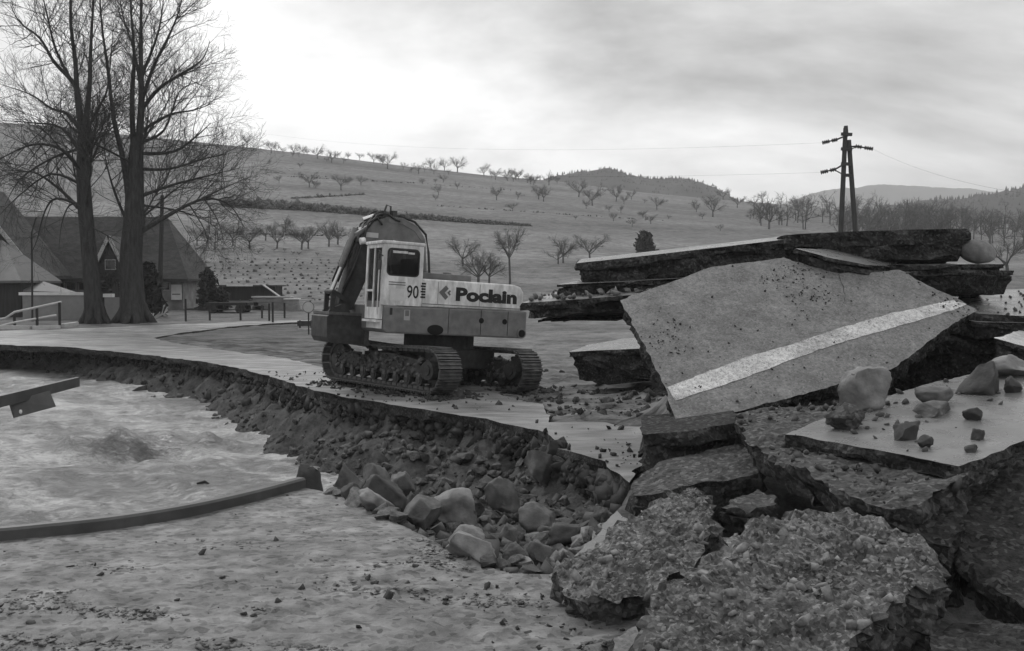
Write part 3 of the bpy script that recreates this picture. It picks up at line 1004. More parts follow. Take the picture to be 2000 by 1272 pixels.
def chunk(label, poly_px, anchors, t, seed, top, side, sp=0.014, amp=0.030, cell=0.075, batter=0.0, n_st=500, st=(0.010, 0.085), rough=0.05, keep=None):
    pl = Plane(*anchors)
    poly = [pl.uv(pl.px(u, v)) for u, v in poly_px]
    ar = sum(poly[i][0] * poly[(i + 1) % len(poly)][1] - poly[(i + 1) % len(poly)][0] * poly[i][1] for i in range(len(poly)))
    if ar < 0:
        poly = poly[::-1]
    c = np.mean([pl.pt(p)[0] for p in poly], 0)
    root = empty('road_chunk', c - pl.n * t)
    tag(root, label, 'slab', GRP)
    off = Matrix.Translation(-Vector(root.location))
    fn = gravel_top(seed, amp, cell)
    o = slab_mesh('base_course', pl, poly, 0.0, t, [top, side], root, 0.035, 0.05, rough, top_sp=sp, top_fn=fn, seed=seed, batter=batter)
    o.matrix_parent_inverse = off
    r_ = np.random.default_rng(seed)
    pa = np.array(poly)
    g = r_.uniform(pa.min(0), pa.max(0), (n_st * 3, 2))
    g = g[inside(g, pa)][:n_st]
    if keep is not None:
        g = g[keep(g)]
    q3 = np.stack([g[:, 0], g[:, 1], 0 * g[:, 0] + seed], -1)
    sz = st[0] + (st[1] - st[0]) * r_.uniform(0, 1, len(g)) ** 4.5
    s = stones('embedded_gravel', pl.pt(g, fn(q3) + sz * 0.02), sz, r_, M['gravel'], root, 0, 0.5)
    s.matrix_parent_inverse = off
    return root, pl, poly
chunk('upright rough lump of gravelly road base beside the pit', [(1085, 1128), (1120, 1092), (1200, 1037), (1260, 1001), (1310, 972), (1355, 951), (1380, 966), (1388, 1010), (1380, 1060), (1372, 1092), (1332, 1122), (1270, 1166), (1180, 1178), (1108, 1166)],
      [(1108, 1166, 6.25), (1368, 955, 7.7), (1372, 1092, 6.5)], 0.32, 51, M['chunk'], M['base'], n_st=170, batter=-0.05)
chunk('biggest gravel studded lump of road base at the bottom edge', [(1266, 1205), (1300, 1152), (1370, 1090), (1440, 1042), (1520, 1012), (1590, 993), (1680, 1010), (1750, 1045), (1812, 1080), (1838, 1112), (1800, 1155), (1730, 1195), (1660, 1270), (1600, 1330), (1300, 1360), (1258, 1270)],
      [(1266, 1230, 4.9), (1590, 993, 6.4), (1838, 1112, 5.6)], 0.95, 52, M['chunk'], M['base'], n_st=420, batter=0.10)
slab('dark leaning slab at the right border under the wet slab', 'slab', [(1872, 962), (1930, 945), (2000, 930), (2110, 940), (2110, 1240), (2000, 1195), (1910, 1125), (1846, 1030)],
     [(1872, 962, 7.3), (2000, 1195, 6.0), (2110, 960, 7.2)], 0.1, 0.24, 53, group=GRP, top=M['broken'], base_rough=0.05, rough_top=0.018)
slab('dark slab in the bottom right corner', 'slab', [(1826, 1238), (1860, 1215), (1900, 1208), (2000, 1228), (2110, 1265), (2110, 1420), (1800, 1420)],
     [(1826, 1238, 5.2), (2000, 1228, 5.4), (1900, 1330, 4.5)], 0.12, 0.6, 54, group=GRP, top=M['broken'], rough_top=0.022)
slab('small gravelly slab between the two rough lumps', 'slab', [(1412, 990), (1440, 972), (1480, 962), (1512, 968), (1515, 990), (1460, 1000)],
     [(1412, 990, 7.4), (1512, 968, 7.8), (1515, 990, 7.4)], 0.05, 0.15, 55, group=GRP, top=M['base'], sp=0.04, rough_top=0.02)
slab('pale flat piece of asphalt at the bottom edge beside the biggest lump', 'slab', [(1180, 1300), (1205, 1245), (1262, 1216), (1300, 1240), (1300, 1310)],
     [(1180, 1290, 5.4), (1262, 1216, 5.9), (1300, 1290, 5.4)], 0.05, 0.12, 56, group=GRP, sp=0.04)
slab('pale wet sliver of asphalt sticking out left of the upright lump', 'slab', [(1085, 1140), (1130, 1080), (1172, 1040), (1203, 998), (1224, 1012), (1260, 1040), (1200, 1100), (1140, 1140)],
     [(1085, 1140, 6.75), (1203, 998, 7.95), (1224, 1040, 7.5)], 0.05, 0.1, 57, group=GRP, top=M['asphalt_wet'], sp=0.04)

slab('dark slab end sticking out between the wet slab and the biggest lump', 'slab', [(1735, 1012), (1800, 1000), (1862, 985), (1880, 1030), (1850, 1062), (1790, 1050)],
     [(1735, 1012, 6.9), (1862, 985, 7.0), (1850, 1062, 6.5)], 0.12, 0.5, 59, group=GRP, top=M['broken'], rough_top=0.02, sp=0.05)
def crack(path, w0):
    rg = np.random.default_rng(int(path[0][0]))
    c = resample([A_pl.uv(A_pl.px(u, v)) for u, v in path], 0.035, 0.0, closed=False)
    q3 = np.stack([c[:, 0], c[:, 1], 0 * c[:, 0]], -1)
    c = c + np.stack([fbm(q3 * 7, 5, 3), fbm(q3 * 7 + 30, 6, 3)], -1) * 0.018
    tn = np.gradient(c, axis=0)
    nn = np.stack([-tn[:, 1], tn[:, 0]], -1) / np.maximum(np.linalg.norm(tn, axis=1, keepdims=True), 1e-6)
    w = w0 * np.linspace(1, 0.25, len(c)) * (0.6 + 0.8 * rg.uniform(0, 1, len(c)))
    v = np.vstack([A_pl.pt(c + nn * w[:, None], 0.006), A_pl.pt(c - nn * w[:, None], 0.006)])
    n = len(c)
    f = [(i, n + i, n + i + 1, i + 1) for i in range(n - 1)]
    o = mesh('crack', v, f, M['hole0'], A_root)
    o.matrix_parent_inverse = Matrix.Translation(-Vector(A_root.location))
M['hole0'] = mat('crack_dirt', 0.02, 0.95, 0.2, 9, 3, 0, 40, 0.1)
crack([(1640, 536), (1652, 580), (1640, 610)], 0.004)
# boulders and stones on the foreground slab
gp = lambda u, v: G_pl.px(u, v)
rock_px('pale square boulder standing on the wet slab against the striped slab', (1656, 714, 1750, 802), 101, M['rock_pale'], gp, deep=0.9, cuts=7, rot=(0.1, 0.05, 0.5), depth=(0.6, 0.8))
rock_px('lumpy dark clod of road base below the square boulder', (1618, 788, 1700, 842), 102, M['base'], gp, rough=0.14, cuts=5)
rock_px('layered flat rock right of the square boulder, lower one', (1790, 782, 1880, 814), 103, M['rock'], gp, rot=(0, 0.1, 0.2))
rock_px('rounded flat rock resting behind the layered flat rock', (1795, 757, 1868, 792), 104, M['rock'], gp, cuts=4)
rock_px('dark angular boulder near the right border on the wet slab', (1878, 706, 1972, 772), 105, M['rock_dark'], gp, sink=0.35)
rock_px('pale rounded boulder cut by the right border', (1938, 694, 2040, 738), 106, M['rock_pale'], gp, cuts=3)
rock_px('squarish stone alone on the open middle of the wet slab', (1750, 822, 1801, 860), 107, M['rock_dark'], gp, sink=0.35)
rock_px('small dark stone right of the layered rock', (1884, 796, 1924, 822), 108, M['rock_dark'], gp, sink=0.35)
rock_px('small dark stone in front of the squarish stone', (1794, 850, 1824, 876), 109, M['rock_dark'], gp, sink=0.35)
rock_px('dark stone near the front corner of the wet slab', (1900, 838, 1930, 860), 110, M['rock_dark'], gp, sink=0.35)
rock_px('flat chip of stone close to the slab front corner', (1885, 868, 1918, 884), 111, M['rock_dark'], gp, sink=0.35)
rock_px('dark stone touching the dark angular boulder', (1962, 735, 2006, 768), 112, M['rock_dark'], gp, sink=0.35)
rock_px('smooth oval boulder lying on top of the slab heap', (1880, 468, 1952, 515), 113, M['rock_pale'], d=13.2, cuts=2, rough=0.02, smooth=True, sink=0.0, rot=(0, 0.22, 0.1), depth=(0.85, 0.95), sub=4)
pa = np.array(G_poly)
g = rng.uniform(pa.min(0), pa.max(0), (900, 2))
g = g[inside(g, pa)]
px_ = np.array([((p - CAM) @ RGT / ((p - CAM) @ FWD) * FPX + 1000, 636 - (p - CAM) @ UPV / ((p - CAM) @ FWD) * FPX) for p in G_pl.pt(g)])
dense = np.exp(-((px_[:, 0] - 1690) / 95) ** 2 - ((px_[:, 1] - 800) / 30) ** 2)
k_ = rng.uniform(0, 1, len(g)) < 0.10 + dense
g = g[k_]
sz = 0.02 + 0.07 * rng.uniform(0, 1, len(g)) ** 2.5 + dense[k_] * 0.03
stones('pebbles', G_pl.pt(g, sz * 0.12), sz, rng, M['rubble'], None, 1, 0.7, label='dark pebbles scattered over the wet slab', cat='pebbles')
pa = np.array(bp_)
g = rng.uniform(pa.min(0), pa.max(0), (1500, 2))
g = g[inside(g, pa) & ~inside(g, np.array(G_poly))]
stones('gravel', bpl.pt(g, 0.015), 0.015 + 0.06 * rng.uniform(0, 1, len(g)) ** 2.5, rng, M['rubble'], None, 0, 0.7, label='loose gravel along the ledge of the wet slab', cat='gravel')
pa = np.array(F2_poly)
g = rng.uniform(pa.min(0), pa.max(0), (120, 2))
g = g[inside(g, pa)]
stones('pebbles', F2_pl.pt(g, 0.03), rng.uniform(0.03, 0.13, len(g)), rng, M['rock'], None, 1, 0.7, label='small stones lying on the low slab left of the heap', cat='pebbles')
pa = np.array(A_poly)
g = rng.uniform(pa.min(0), pa.max(0), (14000, 2))
g = g[inside(g, pa)]
w_ = fbm(np.stack([g[:, 0] * 1.1, g[:, 1] * 1.1, 0 * g[:, 0]], -1), 8, 3)
g = g[(rng.uniform(0, 1, len(g)) < np.clip(w_ * 0.55 - 0.03, 0.012, 1))]
stones('mud_specks', A_pl.pt(g, 0.004), 0.008 + 0.026 * rng.uniform(0, 1, len(g)) ** 2, rng, M['clod'], None, 0, 0.5, label='dark crumbs of dirt stuck to the striped slab', cat='dirt')
pa = np.array(E_poly)
g = rng.uniform(pa.min(0), pa.max(0), (70, 2))
g = g[inside(g, pa)]
stones('pebbles', E_pl.pt(g, 0.01), rng.uniform(0.02, 0.06, len(g)), rng, M['rubble'], None, 0, 0.7, label='crumbs lying on the wet flat road piece', cat='pebbles')

# ------------------------------------------------------------------ rocks in the washed-out pit
PIT = [
    ('dark wet boulder at the end of the curved kerb rail', (563, 906, 628, 957), 231, 'rock_dark', 10.5, {}),
    ('grey square block beside the dark wet boulder', (640, 906, 708, 958), 202, 'rock', 11.2, dict(cuts=7, rot=(0, 0, 0.4))),
    ('dark stone leaning on the edge of the muddy road', (662, 944, 704, 988), 203, 'rock_dark', 10.0, {}),
    ('smooth tilted oblong stone along the muddy road edge', (688, 970, 775, 1022), 204, 'rock_pale', 9.4, dict(rot=(0, 0.35, 0.2), cuts=6)),
    ('big dark boulder behind the tilted oblong stone', (706, 928, 795, 1002), 205, 'rock_dark', 10.4, {}),
    ('low grey stone behind the square block', (705, 906, 762, 946), 206, 'rock', 12.2, {}),
    ('wedge shaped stone near the middle of the pit left side', (758, 922, 812, 952), 207, 'rock', 12.4, {}),
    ('rough brown stone left of the large pitched slab rock', (785, 970, 862, 1036), 208, 'rock', 9.4, dict(rough=0.09)),
    ('large pitched slab rock with a dark hollow under it', (838, 962, 952, 1034), 209, 'rock_pale', 9.7, dict(cuts=6, rot=(0.25, 0.3, -0.3))),
    ('flat pale stone in front of the large pitched slab rock', (866, 1030, 950, 1062), 210, 'rock_pale', 8.5, dict(cuts=5)),
    ('long pale slab rock at the foot of the muddy road edge', (870, 1052, 978, 1108), 211, 'rock_pale', 7.75, dict(rot=(0, 0.25, -0.25), cuts=6)),
    ('rounded flat topped stone on the right slope of the pit', (1012, 986, 1092, 1032), 212, 'rock', 9.6, dict(cuts=6)),
    ('squared dark block with pale top near the upright lump', (1064, 1026, 1152, 1068), 213, 'rock_dark', 8.7, dict(cuts=6, rot=(0, 0, 0.1))),
    ('small round stone below the long pale slab rock', (980, 1062, 1032, 1100), 214, 'rock', 8.2, {}),
    ('leaning oblong stone high on the pit right slope', (1030, 876, 1088, 924), 215, 'rock', 12.6, dict(rot=(0, -0.5, 0))),
    ('grey stone above the leaning oblong stone', (1060, 866, 1112, 900), 216, 'rock_dark', 13.0, dict(rot=(0, -0.4, 0))),
    ('narrow slab stone in the middle of the pit', (950, 930, 1010, 962), 217, 'rock', 11.6, dict(rot=(0, -0.3, 0.3))),
    ('tall grey stone right of the large pitched slab rock', (975, 1024, 1012, 1062), 218, 'rock', 9.0, {}),
    ('brownish stone wedged right of the small round stone', (1028, 1060, 1080, 1096), 219, 'rock', 8.2, {}),
    ('flat dark stone on the rim by the pale wet sliver', (1010, 1108, 1062, 1130), 220, 'rock_dark', 7.3, {}),
    ('pale small stone just above the flat dark rim stone', (1004, 1092, 1046, 1116), 221, 'rock_pale', 7.6, {}),
]
for lb, box, sd, mt_, d_, kw in PIT:
    uc = (box[0] + box[2]) / 2
    p = hit(uc, box[3])
    # rest it on the pit floor where the line of sight meets it, or nearer where another stone carries it
    dd = min(d_, (p - CAM) @ FWD)
    q = at(uc, box[3], dd)
    fl = gz(q[0], q[1])
    rock_px(lb, (box[0], box[1], box[2], box[3] + max(0, (q[2] - fl)) / dd * FPX * 0.6), sd, M[mt_], d=dd, group='boulders in the washed out pit', **kw)
# nameless stones: one shape set, many copies
base_rocks = []
for i in range(6):
    v = rock_verts(3, 300 + i, 11, 0.11) * 0.5
    v[:, 2] -= v[:, 2].min()
    me = bpy.data.meshes.new('stone')
    me.from_pydata([tuple(a) for a in v], [], [tuple(int(x) for x in a) for a in ICO[3][1]])
    me.materials.append(M['rock'] if i % 3 else M['rock_dark'])
    base_rocks.append(me)
cnt = 0
rr = random.Random(8)
cand = []
for _ in range(1500):
    u, v_ = rr.uniform(560, 1200), rr.uniform(850, 1120)
    cand.append((u, v_))
placed = []
for u, v_ in cand:
    if cnt >= 170:
        break
    lo = 955 + (u - 592) * 0.47
    if u > 600 and v_ > lo - 4:
        continue
    if u > 1110 and v_ < 1010:
        continue
    p = hit(u, v_, 6.0, 30.0)
    if not inside(np.array([p[:2]]), CHAN)[0] or (u < 640 and v_ > 890):
        continue
    s = rr.uniform(0.07, 0.19) * (1.8 if rr.random() < 0.12 else 1.0)
    if any((p[0] - a[0]) ** 2 + (p[1] - a[1]) ** 2 < (0.35 * (s + a[2])) ** 2 for a in placed):
        continue
    placed.append((p[0], p[1], s))
    o = bpy.data.objects.new('stone', base_rocks[rr.randrange(6)])
    COL.objects.link(o)
    o.location = (p[0], p[1], gz(p[0], p[1]) - 0.06 * s)
    o.rotation_euler = (rr.uniform(-0.3, 0.3), rr.uniform(-0.3, 0.3), rr.uniform(0, 6.28))
    o.scale = (s * rr.uniform(0.8, 1.5), s * rr.uniform(0.7, 1.1), s * rr.uniform(0.5, 0.9))
    tag(o, 'one of the loose grey stones filling the washed out pit', 'stone', 'loose stones in the pit')
    cnt += 1
# rubble too small to count, in the pit and along the foot of the bank
gp_ = []
r2 = np.random.default_rng(77)
q = np.stack([r2.uniform(-14, 1.6, 60000), r2.uniform(7, 30, 60000)], -1)
q = q[inside(q, CHAN)]
dF_ = seg_dist(q, FAR)
pitq = sstep(-4.2, -2.4, q[:, 0])
zq = ground_z(q[:, 0], q[:, 1])
keep = (zq > -1.15) & (r2.uniform(0, 1, len(q)) < np.where(pitq > 0.5, np.clip(0.15 + dF_ * 0.45, 0, 0.9), np.clip(dF_ * 0.5 - 0.15, 0, 0.7)))
q, zq = q[keep], zq[keep]
sz = 0.022 + 0.14 * r2.uniform(0, 1, len(q)) ** 4.5
stones('rubble', np.stack([q[:, 0], q[:, 1], zq + sz * 0.1], -1), sz, r2, M['rubble'], None, 0, 0.7, label='small broken stones and gravel covering pit and bank foot', cat='rubble')
# stony clods along the earth bank
q = np.stack([r2.uniform(-22, -3, 9000), r2.uniform(17, 36, 9000)], -1)
q = q[inside(q, CHAN)]
q = q[(seg_dist(q, FAR) < 1.8)]
zq = ground_z(q[:, 0], q[:, 1])
m_ = zq > -1.1
q, zq = q[m_], zq[m_]
ln = np.array([p for p in FAR if p[1] < 37 and p[0] > -21])
tt_ = r2.uniform(0, len(ln) - 1.001, 6500)
i_ = tt_.astype(int)
e_ = ln[i_] * (1 - (tt_ - i_))[:, None] + ln[i_ + 1] * (tt_ - i_)[:, None]
tn = ln[i_ + 1] - ln[i_]
tn = np.stack([tn[:, 1], -tn[:, 0]], -1) / np.linalg.norm(tn, axis=1, keepdims=True)
ca_ = e_ + tn * r2.uniform(0.02, 0.16, (len(e_), 1))
cb2 = e_ - tn * r2.uniform(0.02, 0.16, (len(e_), 1))
ca_ = np.where(inside(ca_, CHAN)[:, None], ca_, cb2)
fz = -r2.uniform(0.12, 0.62, len(ca_))
q = np.vstack([q, ca_])
zq = np.concatenate([zq, fz])
stones('clods', np.stack([q[:, 0], q[:, 1], zq], -1), 0.025 + 0.19 * r2.uniform(0, 1, len(q)) ** 4.5, r2, M['clod'], None, 0, 0.7, label='dark earth clods on the eroded river bank', cat='clods')
# crumbs of mud on the near road, more of them on the right
q = np.stack([r2.uniform(-5, 0.9, 9000), r2.uniform(4, 10.2, 9000)], -1)
q = q[inside(q, np.array(near_poly))]
hv = sstep(9.2, 6.6, q[:, 1] - 0.35 * q[:, 0]) * np.clip(0.35 + fbm(np.stack([q[:, 0], q[:, 1] * 1.6, 0 * q[:, 0]], -1) * 1.2, 61, 3), 0.02, 1)
rt = np.exp(-((q[:, 0] - 0.6) / 0.6) ** 2)
kk = r2.uniform(0, 1, len(q)) < 0.02 + 0.25 * hv + 0.45 * rt
q = q[kk]
zt = 0.02 + mud_fn(np.stack([q[:, 0], q[:, 1], 0 * q[:, 0] + 9], -1))
stones('mud_crumbs', np.stack([q[:, 0], q[:, 1], zt], -1), 0.010 + 0.05 * r2.uniform(0, 1, len(q)) ** 4, r2, M['clod'], None, 0, 0.4, label='mud crumbs scattered over the near road', cat='mud')
q = np.stack([r2.uniform(-5, 0.9, 90000), r2.uniform(4.5, 10.0, 90000)], -1)
q = q[inside(q, np.array(near_poly))]
st_ = fbm(np.stack([q[:, 0] * 1.3 - q[:, 1] * 0.3, q[:, 1] * 3.4 + q[:, 0] * 0.9, 0 * q[:, 0]], -1), 161, 4)
hv = sstep(9.6, 6.4, q[:, 1] - 0.42 * q[:, 0])
q = q[r2.uniform(0, 1, len(q)) < hv * np.clip(st_ * 1.6 - 0.30, 0, 0.9)]
zt = 0.02 + mud_fn(np.stack([q[:, 0], q[:, 1], 0 * q[:, 0] + 9], -1))
stones('mud_smears', np.stack([q[:, 0], q[:, 1], zt + 0.001], -1), 0.010 + 0.05 * r2.uniform(0, 1, len(q)) ** 4, r2, M['smear'], None, 0, 0.16, label='streaks of churned mud on the near road', cat='mud')
# gravel spilling between the lumps
q = np.stack([r2.uniform(0.3, 1.75, 2600), r2.uniform(5.0, 8.6, 2600)], -1)
zq = ground_z(q[:, 0], q[:, 1])
stones('gravel', np.stack([q[:, 0], q[:, 1], zq + 0.01], -1), 0.03 + 0.12 * r2.uniform(0, 1, len(q)) ** 3, r2, M['gravel'], None, 0, 0.7, label='gravel heaped between the rough lumps of road base', cat='gravel')

# crumbs on the far road near the pit and the tracks
q = np.stack([r2.uniform(-6, 3.2, 9000), r2.uniform(10, 24, 9000)], -1)
q = q[inside(q, ROAD_IN)]
kk = r2.uniform(0, 1, len(q)) < 0.06 + 0.5 * np.exp(-((q[:, 0] - 1.2) / 0.5) ** 2 - ((q[:, 1] - 11.5) / 0.9) ** 2) + 0.12 * (fbm(np.stack([q[:, 0], q[:, 1], 0 * q[:, 0]], -1) * 0.9, 5, 3) > 0.3)
q = q[kk]
stones('mud_crumbs', np.stack([q[:, 0], q[:, 1], z_far(q[:, 0], q[:, 1]) + 0.055], -1), 0.02 + 0.08 * r2.uniform(0, 1, len(q)) ** 3, r2, M['clod'], None, 0, 0.5, label='mud crumbs scattered over the road by the excavator', cat='mud')
q = np.stack([r2.uniform(-1, 4, 6000), r2.uniform(12.5, 24, 6000)], -1)
q = q[~inside(q, ROAD_IN) & ~inside(q, CHAN)]
q = q[r2.uniform(0, 1, len(q)) < np.clip(0.25 + 0.7 * fbm(np.stack([q[:, 0] * 0.5, q[:, 1] * 1.3, 0 * q[:, 0]], -1), 15, 3), 0.02, 1)]
stones('clods', np.stack([q[:, 0], q[:, 1], ground_z(q[:, 0], q[:, 1])], -1), 0.03 + 0.14 * r2.uniform(0, 1, len(q)) ** 3, r2, M['clod'], None, 0, 0.5, label='earth clods on the rutted field right of the excavator', cat='clods')

# mud trodden in around the tracks; its dark tone doubles as their contact shadow
ang_ = r2.uniform(0, 6.283, 1500)
rad_ = r2.normal(0, 0.35, 1500)
c0 = np.array([EXX, EXY])
tx_ = np.array([math.cos(R(132)), math.sin(R(132))])
pn_ = np.array([-tx_[1], tx_[0]])
al_ = r2.uniform(-2.3, 2.3, 1500)
la_ = r2.choice([-1.0, 1.0], 1500) * 1.04 + r2.normal(0, 0.32, 1500)
q = c0 + al_[:, None] * tx_ + la_[:, None] * pn_
q = q[~inside(q, CHAN)]
zq = np.where(inside(q, ROAD_IN), z_far(q[:, 0], q[:, 1]) + 0.05, ground_z(q[:, 0], q[:, 1]))
stones('mud_and_shadow', np.stack([q[:, 0], q[:, 1], zq], -1), 0.04 + 0.16 * r2.uniform(0, 1, len(q)) ** 3, r2, M['clod'], None, 0, 0.35, label='dark mud trodden in around the excavator tracks, also painting in their contact shadow', cat='mud')
# ------------------------------------------------------------------ the excavator
M['white'] = mat('white_paint_dirty', 0.5, 0.5, 0.12, 7, 9, 0.0, 40, 0.4, blotch=0.24, blotch_scale=3.5, stretch=(1.6, 1.6, 0.6))
M['body'] = mat('dull_body_paint', 0.125, 0.55, 0.3, 5, 10, 0.001, 60, 0.4, blotch=0.15, blotch_scale=2)
M['boom'] = mat('boom_paint', 0.11, 0.6, 0.3, 5, 10, 0.001, 60, 0.35, blotch=0.15, blotch_scale=2)
M['black'] = mat('black_rubber', 0.02, 0.6, 0.2, 6, 3, 0, 40, 0.3)
M['iron'] = mat('muddy_track_iron', 0.035, 0.7, 0.4, 9, 6, 0.004, 60, 0.35, blotch=0.3, blotch_scale=3)
M['iron_worn'] = mat('worn_shoe_iron', 0.075, 0.6, 0.35, 9, 6, 0.003, 60, 0.4, blotch=0.3, blotch_scale=4)
M['chrome'] = mat('cylinder_rod', 0.5, 0.2, 0.05, 5, 2, 0, 40, 0.5, metallic=0.9)
M['print'] = mat('black_lettering', 0.018, 0.6, 0.1, 5, 2, 0, 40, 0.2)
M['print_grey'] = mat('grey_lettering', 0.12, 0.6, 0.1, 5, 2, 0, 40, 0.2)
M['hole'] = mat('hole_shade_and_joints', 0.012, 0.9, 0.1, 5, 2, 0, 40, 0.1)  # near-black for the shade inside holes, and for panel joints
def glass_mat():
    m = bpy.data.materials.new('cab_glass')
    m.use_nodes = True
    N, L = m.node_tree.nodes, m.node_tree.links
    b = N['Principled BSDF']
    b.inputs['Base Color'].default_value = (0.02, 0.02, 0.02, 1)
    b.inputs['Roughness'].default_value = 0.04
    b.inputs['Specular IOR Level'].default_value = 0.4
    tr = N.new('ShaderNodeBsdfTransparent')
    tr.inputs[0].default_value = (0.75, 0.75, 0.75, 1)
    mx = N.new('ShaderNodeMixShader')
    mx.inputs[0].default_value = 0.3
    L.new(tr.outputs[0], mx.inputs[1])
    L.new(b.outputs[0], mx.inputs[2])
    L.new(mx.outputs[0], N['Material Output'].inputs[0])
    return m
M['glass'] = glass_mat()

EX_C = (-1.56, 20.5, 0.03)
EX_YAW = 208.0
ex = empty('excavator', EX_C)
ex.rotation_euler = (Matrix.Rotation(R(EX_YAW), 4, 'Z') @ Matrix.Rotation(R(-3.4), 4, 'Y')).to_euler()
tag(ex, 'tracked excavator with white cab and engine cover parked on the broken road', 'excavator')

# --- undercarriage (turned under the slewed upper body)
TY = R(132.0 - EX_YAW)
T_OFF = (0.15, -0.13, 0.0)
TRK_L, TRK_R, GAUGE, SHOE_W = 4.12, 0.40, 2.08, 0.52
def stadium(s, L_, r, z0):
    """point, tangent angle at arc length s on a track loop of length L_ and end radius r"""
    st = L_ - 2 * r
    per = 2 * st + 2 * math.pi * r
    s = s % per
    if s < st:
        return (-st / 2 + s, z0, 0.0)
    s -= st
    if s < math.pi * r:
        a = s / r
        return (st / 2 + r * math.sin(a), z0 + r - r * math.cos(a), a)
    s -= math.pi * r
    if s < st:
        f = s / st
        sag = -0.035 * math.sin(f * math.pi) ** 2
        return (st / 2 - s, z0 + 2 * r + sag, math.pi)
    s -= st
    a = s / r
    return (-st / 2 - r * math.sin(a), z0 + r + r * math.cos(a), math.pi + a)
PER = 2 * (TRK_L - 2 * TRK_R) + 2 * math.pi * TRK_R
N_SHOE = 52
shoe_mb = MB()
pt_ = PER / N_SHOE
shoe_mb.box((-pt_ * 0.47, -SHOE_W / 2, -0.012), (pt_ * 0.47, SHOE_W / 2, 0.012))
for gx in (-0.42, 0.0, 0.42):
    shoe_mb.box((gx * pt_ - 0.010, -SHOE_W / 2 + 0.004, -0.045), (gx * pt_ + 0.010, SHOE_W / 2 - 0.004, -0.0125))
shoe_mb.box((-pt_ * 0.42, -0.09, 0.0125), (pt_ * 0.42, -0.05, 0.07))
shoe_mb.box((-pt_ * 0.42, 0.05, 0.0125), (pt_ * 0.42, 0.09, 0.07))
shoe_me = None
def cyl_y(mb, x, z, r, y0, y1, n=20):
    return mb.tube([(x, y0, z), (x, y1, z)], r, n)
for side, lb in ((1, None), (-1, None)):
    yc = side * GAUGE / 2
    tr = MB()
    # track frame
    tr.prism([(-1.5, 0.30), (1.5, 0.30), (1.57, 0.46), (1.3, 0.62), (0.4, 0.70), (-0.4, 0.70), (-1.3, 0.62), (-1.57, 0.46)], yc - 0.16, yc + 0.16)
    track = tr.build('track', M['iron'], ex, bevel=0.015)
    track.rotation_euler = (0, 0, TY)
    track.location = T_OFF
    for k in range(N_SHOE):
        x, z, a = stadium(k * pt_, TRK_L - 0.06, TRK_R, 0.05)
        if shoe_me is None:
            so = shoe_mb.build('track_shoe', M['iron_worn'], track)
            shoe_me = so.data
        else:
            so = bpy.data.objects.new('track_shoe', shoe_me)
            COL.objects.link(so)
            so.parent = track
        so.location = (x, yc, z)
        so.rotation_euler = (0, -a, 0)
    for k in range(8):
        ro = MB()
        xr = -1.33 + k * 0.38
        cyl_y(ro, xr, 0.235, 0.10, yc - 0.19, yc - 0.12, 14)
        cyl_y(ro, xr, 0.235, 0.10, yc + 0.12, yc + 0.19, 14)
        cyl_y(ro, xr, 0.235, 0.06, yc - 0.205, yc + 0.205, 12)
        ro.build('roller', M['iron'], track)
        for y0_, y1_ in ((-0.215, -0.17), (0.17, 0.215)):
            MB().box((xr - 0.045, yc + y0_, 0.27), (xr + 0.045, yc + y1_, 0.36)).build('roller_bracket', M['iron_worn'], track)
    sp_ = MB()
    cyl_y(sp_, -1.64, 0.45, 0.26, yc - 0.07, yc + 0.07, 22)
    cyl_y(sp_, -1.64, 0.45, 0.18, yc - 0.24, yc + 0.24, 20)
    cyl_y(sp_, -1.64, 0.45, 0.10, yc - 0.27, yc + 0.27, 14)
    for t_ in range(14):
        a = t_ * 2 * math.pi / 14
        Mx = Matrix.Translation((-1.64, yc, 0.45)) @ Matrix.Rotation(a, 4, 'Y')
        sp_.box((0.25, -0.04, -0.03), (0.33, 0.04, 0.03), Mx)
    sp_.build('sprocket', M['iron'], track)
    idl = MB()
    cyl_y(idl, 1.64, 0.45, 0.32, yc - 0.08, yc + 0.08, 24)
    cyl_y(idl, 1.64, 0.45, 0.12, yc - 0.2, yc + 0.2, 14)
    idl.build('idler', M['iron'], track)
    for xr in (-0.45, 0.5):
        cr_ = MB()
        cyl_y(cr_, xr, 0.79, 0.06, yc - 0.15, yc + 0.15, 12)
        cr_.build('carrier_roller', M['iron'], track)
        cb_ = MB()
        cb_.box((xr - 0.05, yc - 0.08, 0.69), (xr + 0.05, yc + 0.08, 0.78))
        cb_.build('roller_bracket', M['iron'], track)
    if side == 1:
        pl_ = MB()
        pl_.box((0.42, yc + 0.262, 0.665), (0.75, yc + 0.27, 0.72))
        pl_.box((0.42, yc + 0.262, 0.62), (0.50, yc + 0.27, 0.664))
        pl_.build('reflector_plate', M['white'], track)
        br = MB()
        br.box((0.4, yc + 0.15, 0.63), (0.8, yc + 0.261, 0.655))
        br.build('plate_bracket', M['iron'], track)
cb_ = MB()
cb_.box((-0.75, -0.9, 0.42), (0.75, 0.9, 0.82), Matrix.Rotation(TY, 4, 'Z'))
cb_.build('car_body', M['iron'], ex, bevel=0.05)
sw = MB().tube([(0, 0, 0.80), (0, 0, 1.12)], 0.72, 36)
sw.build('slew_ring', M['iron'], ex)

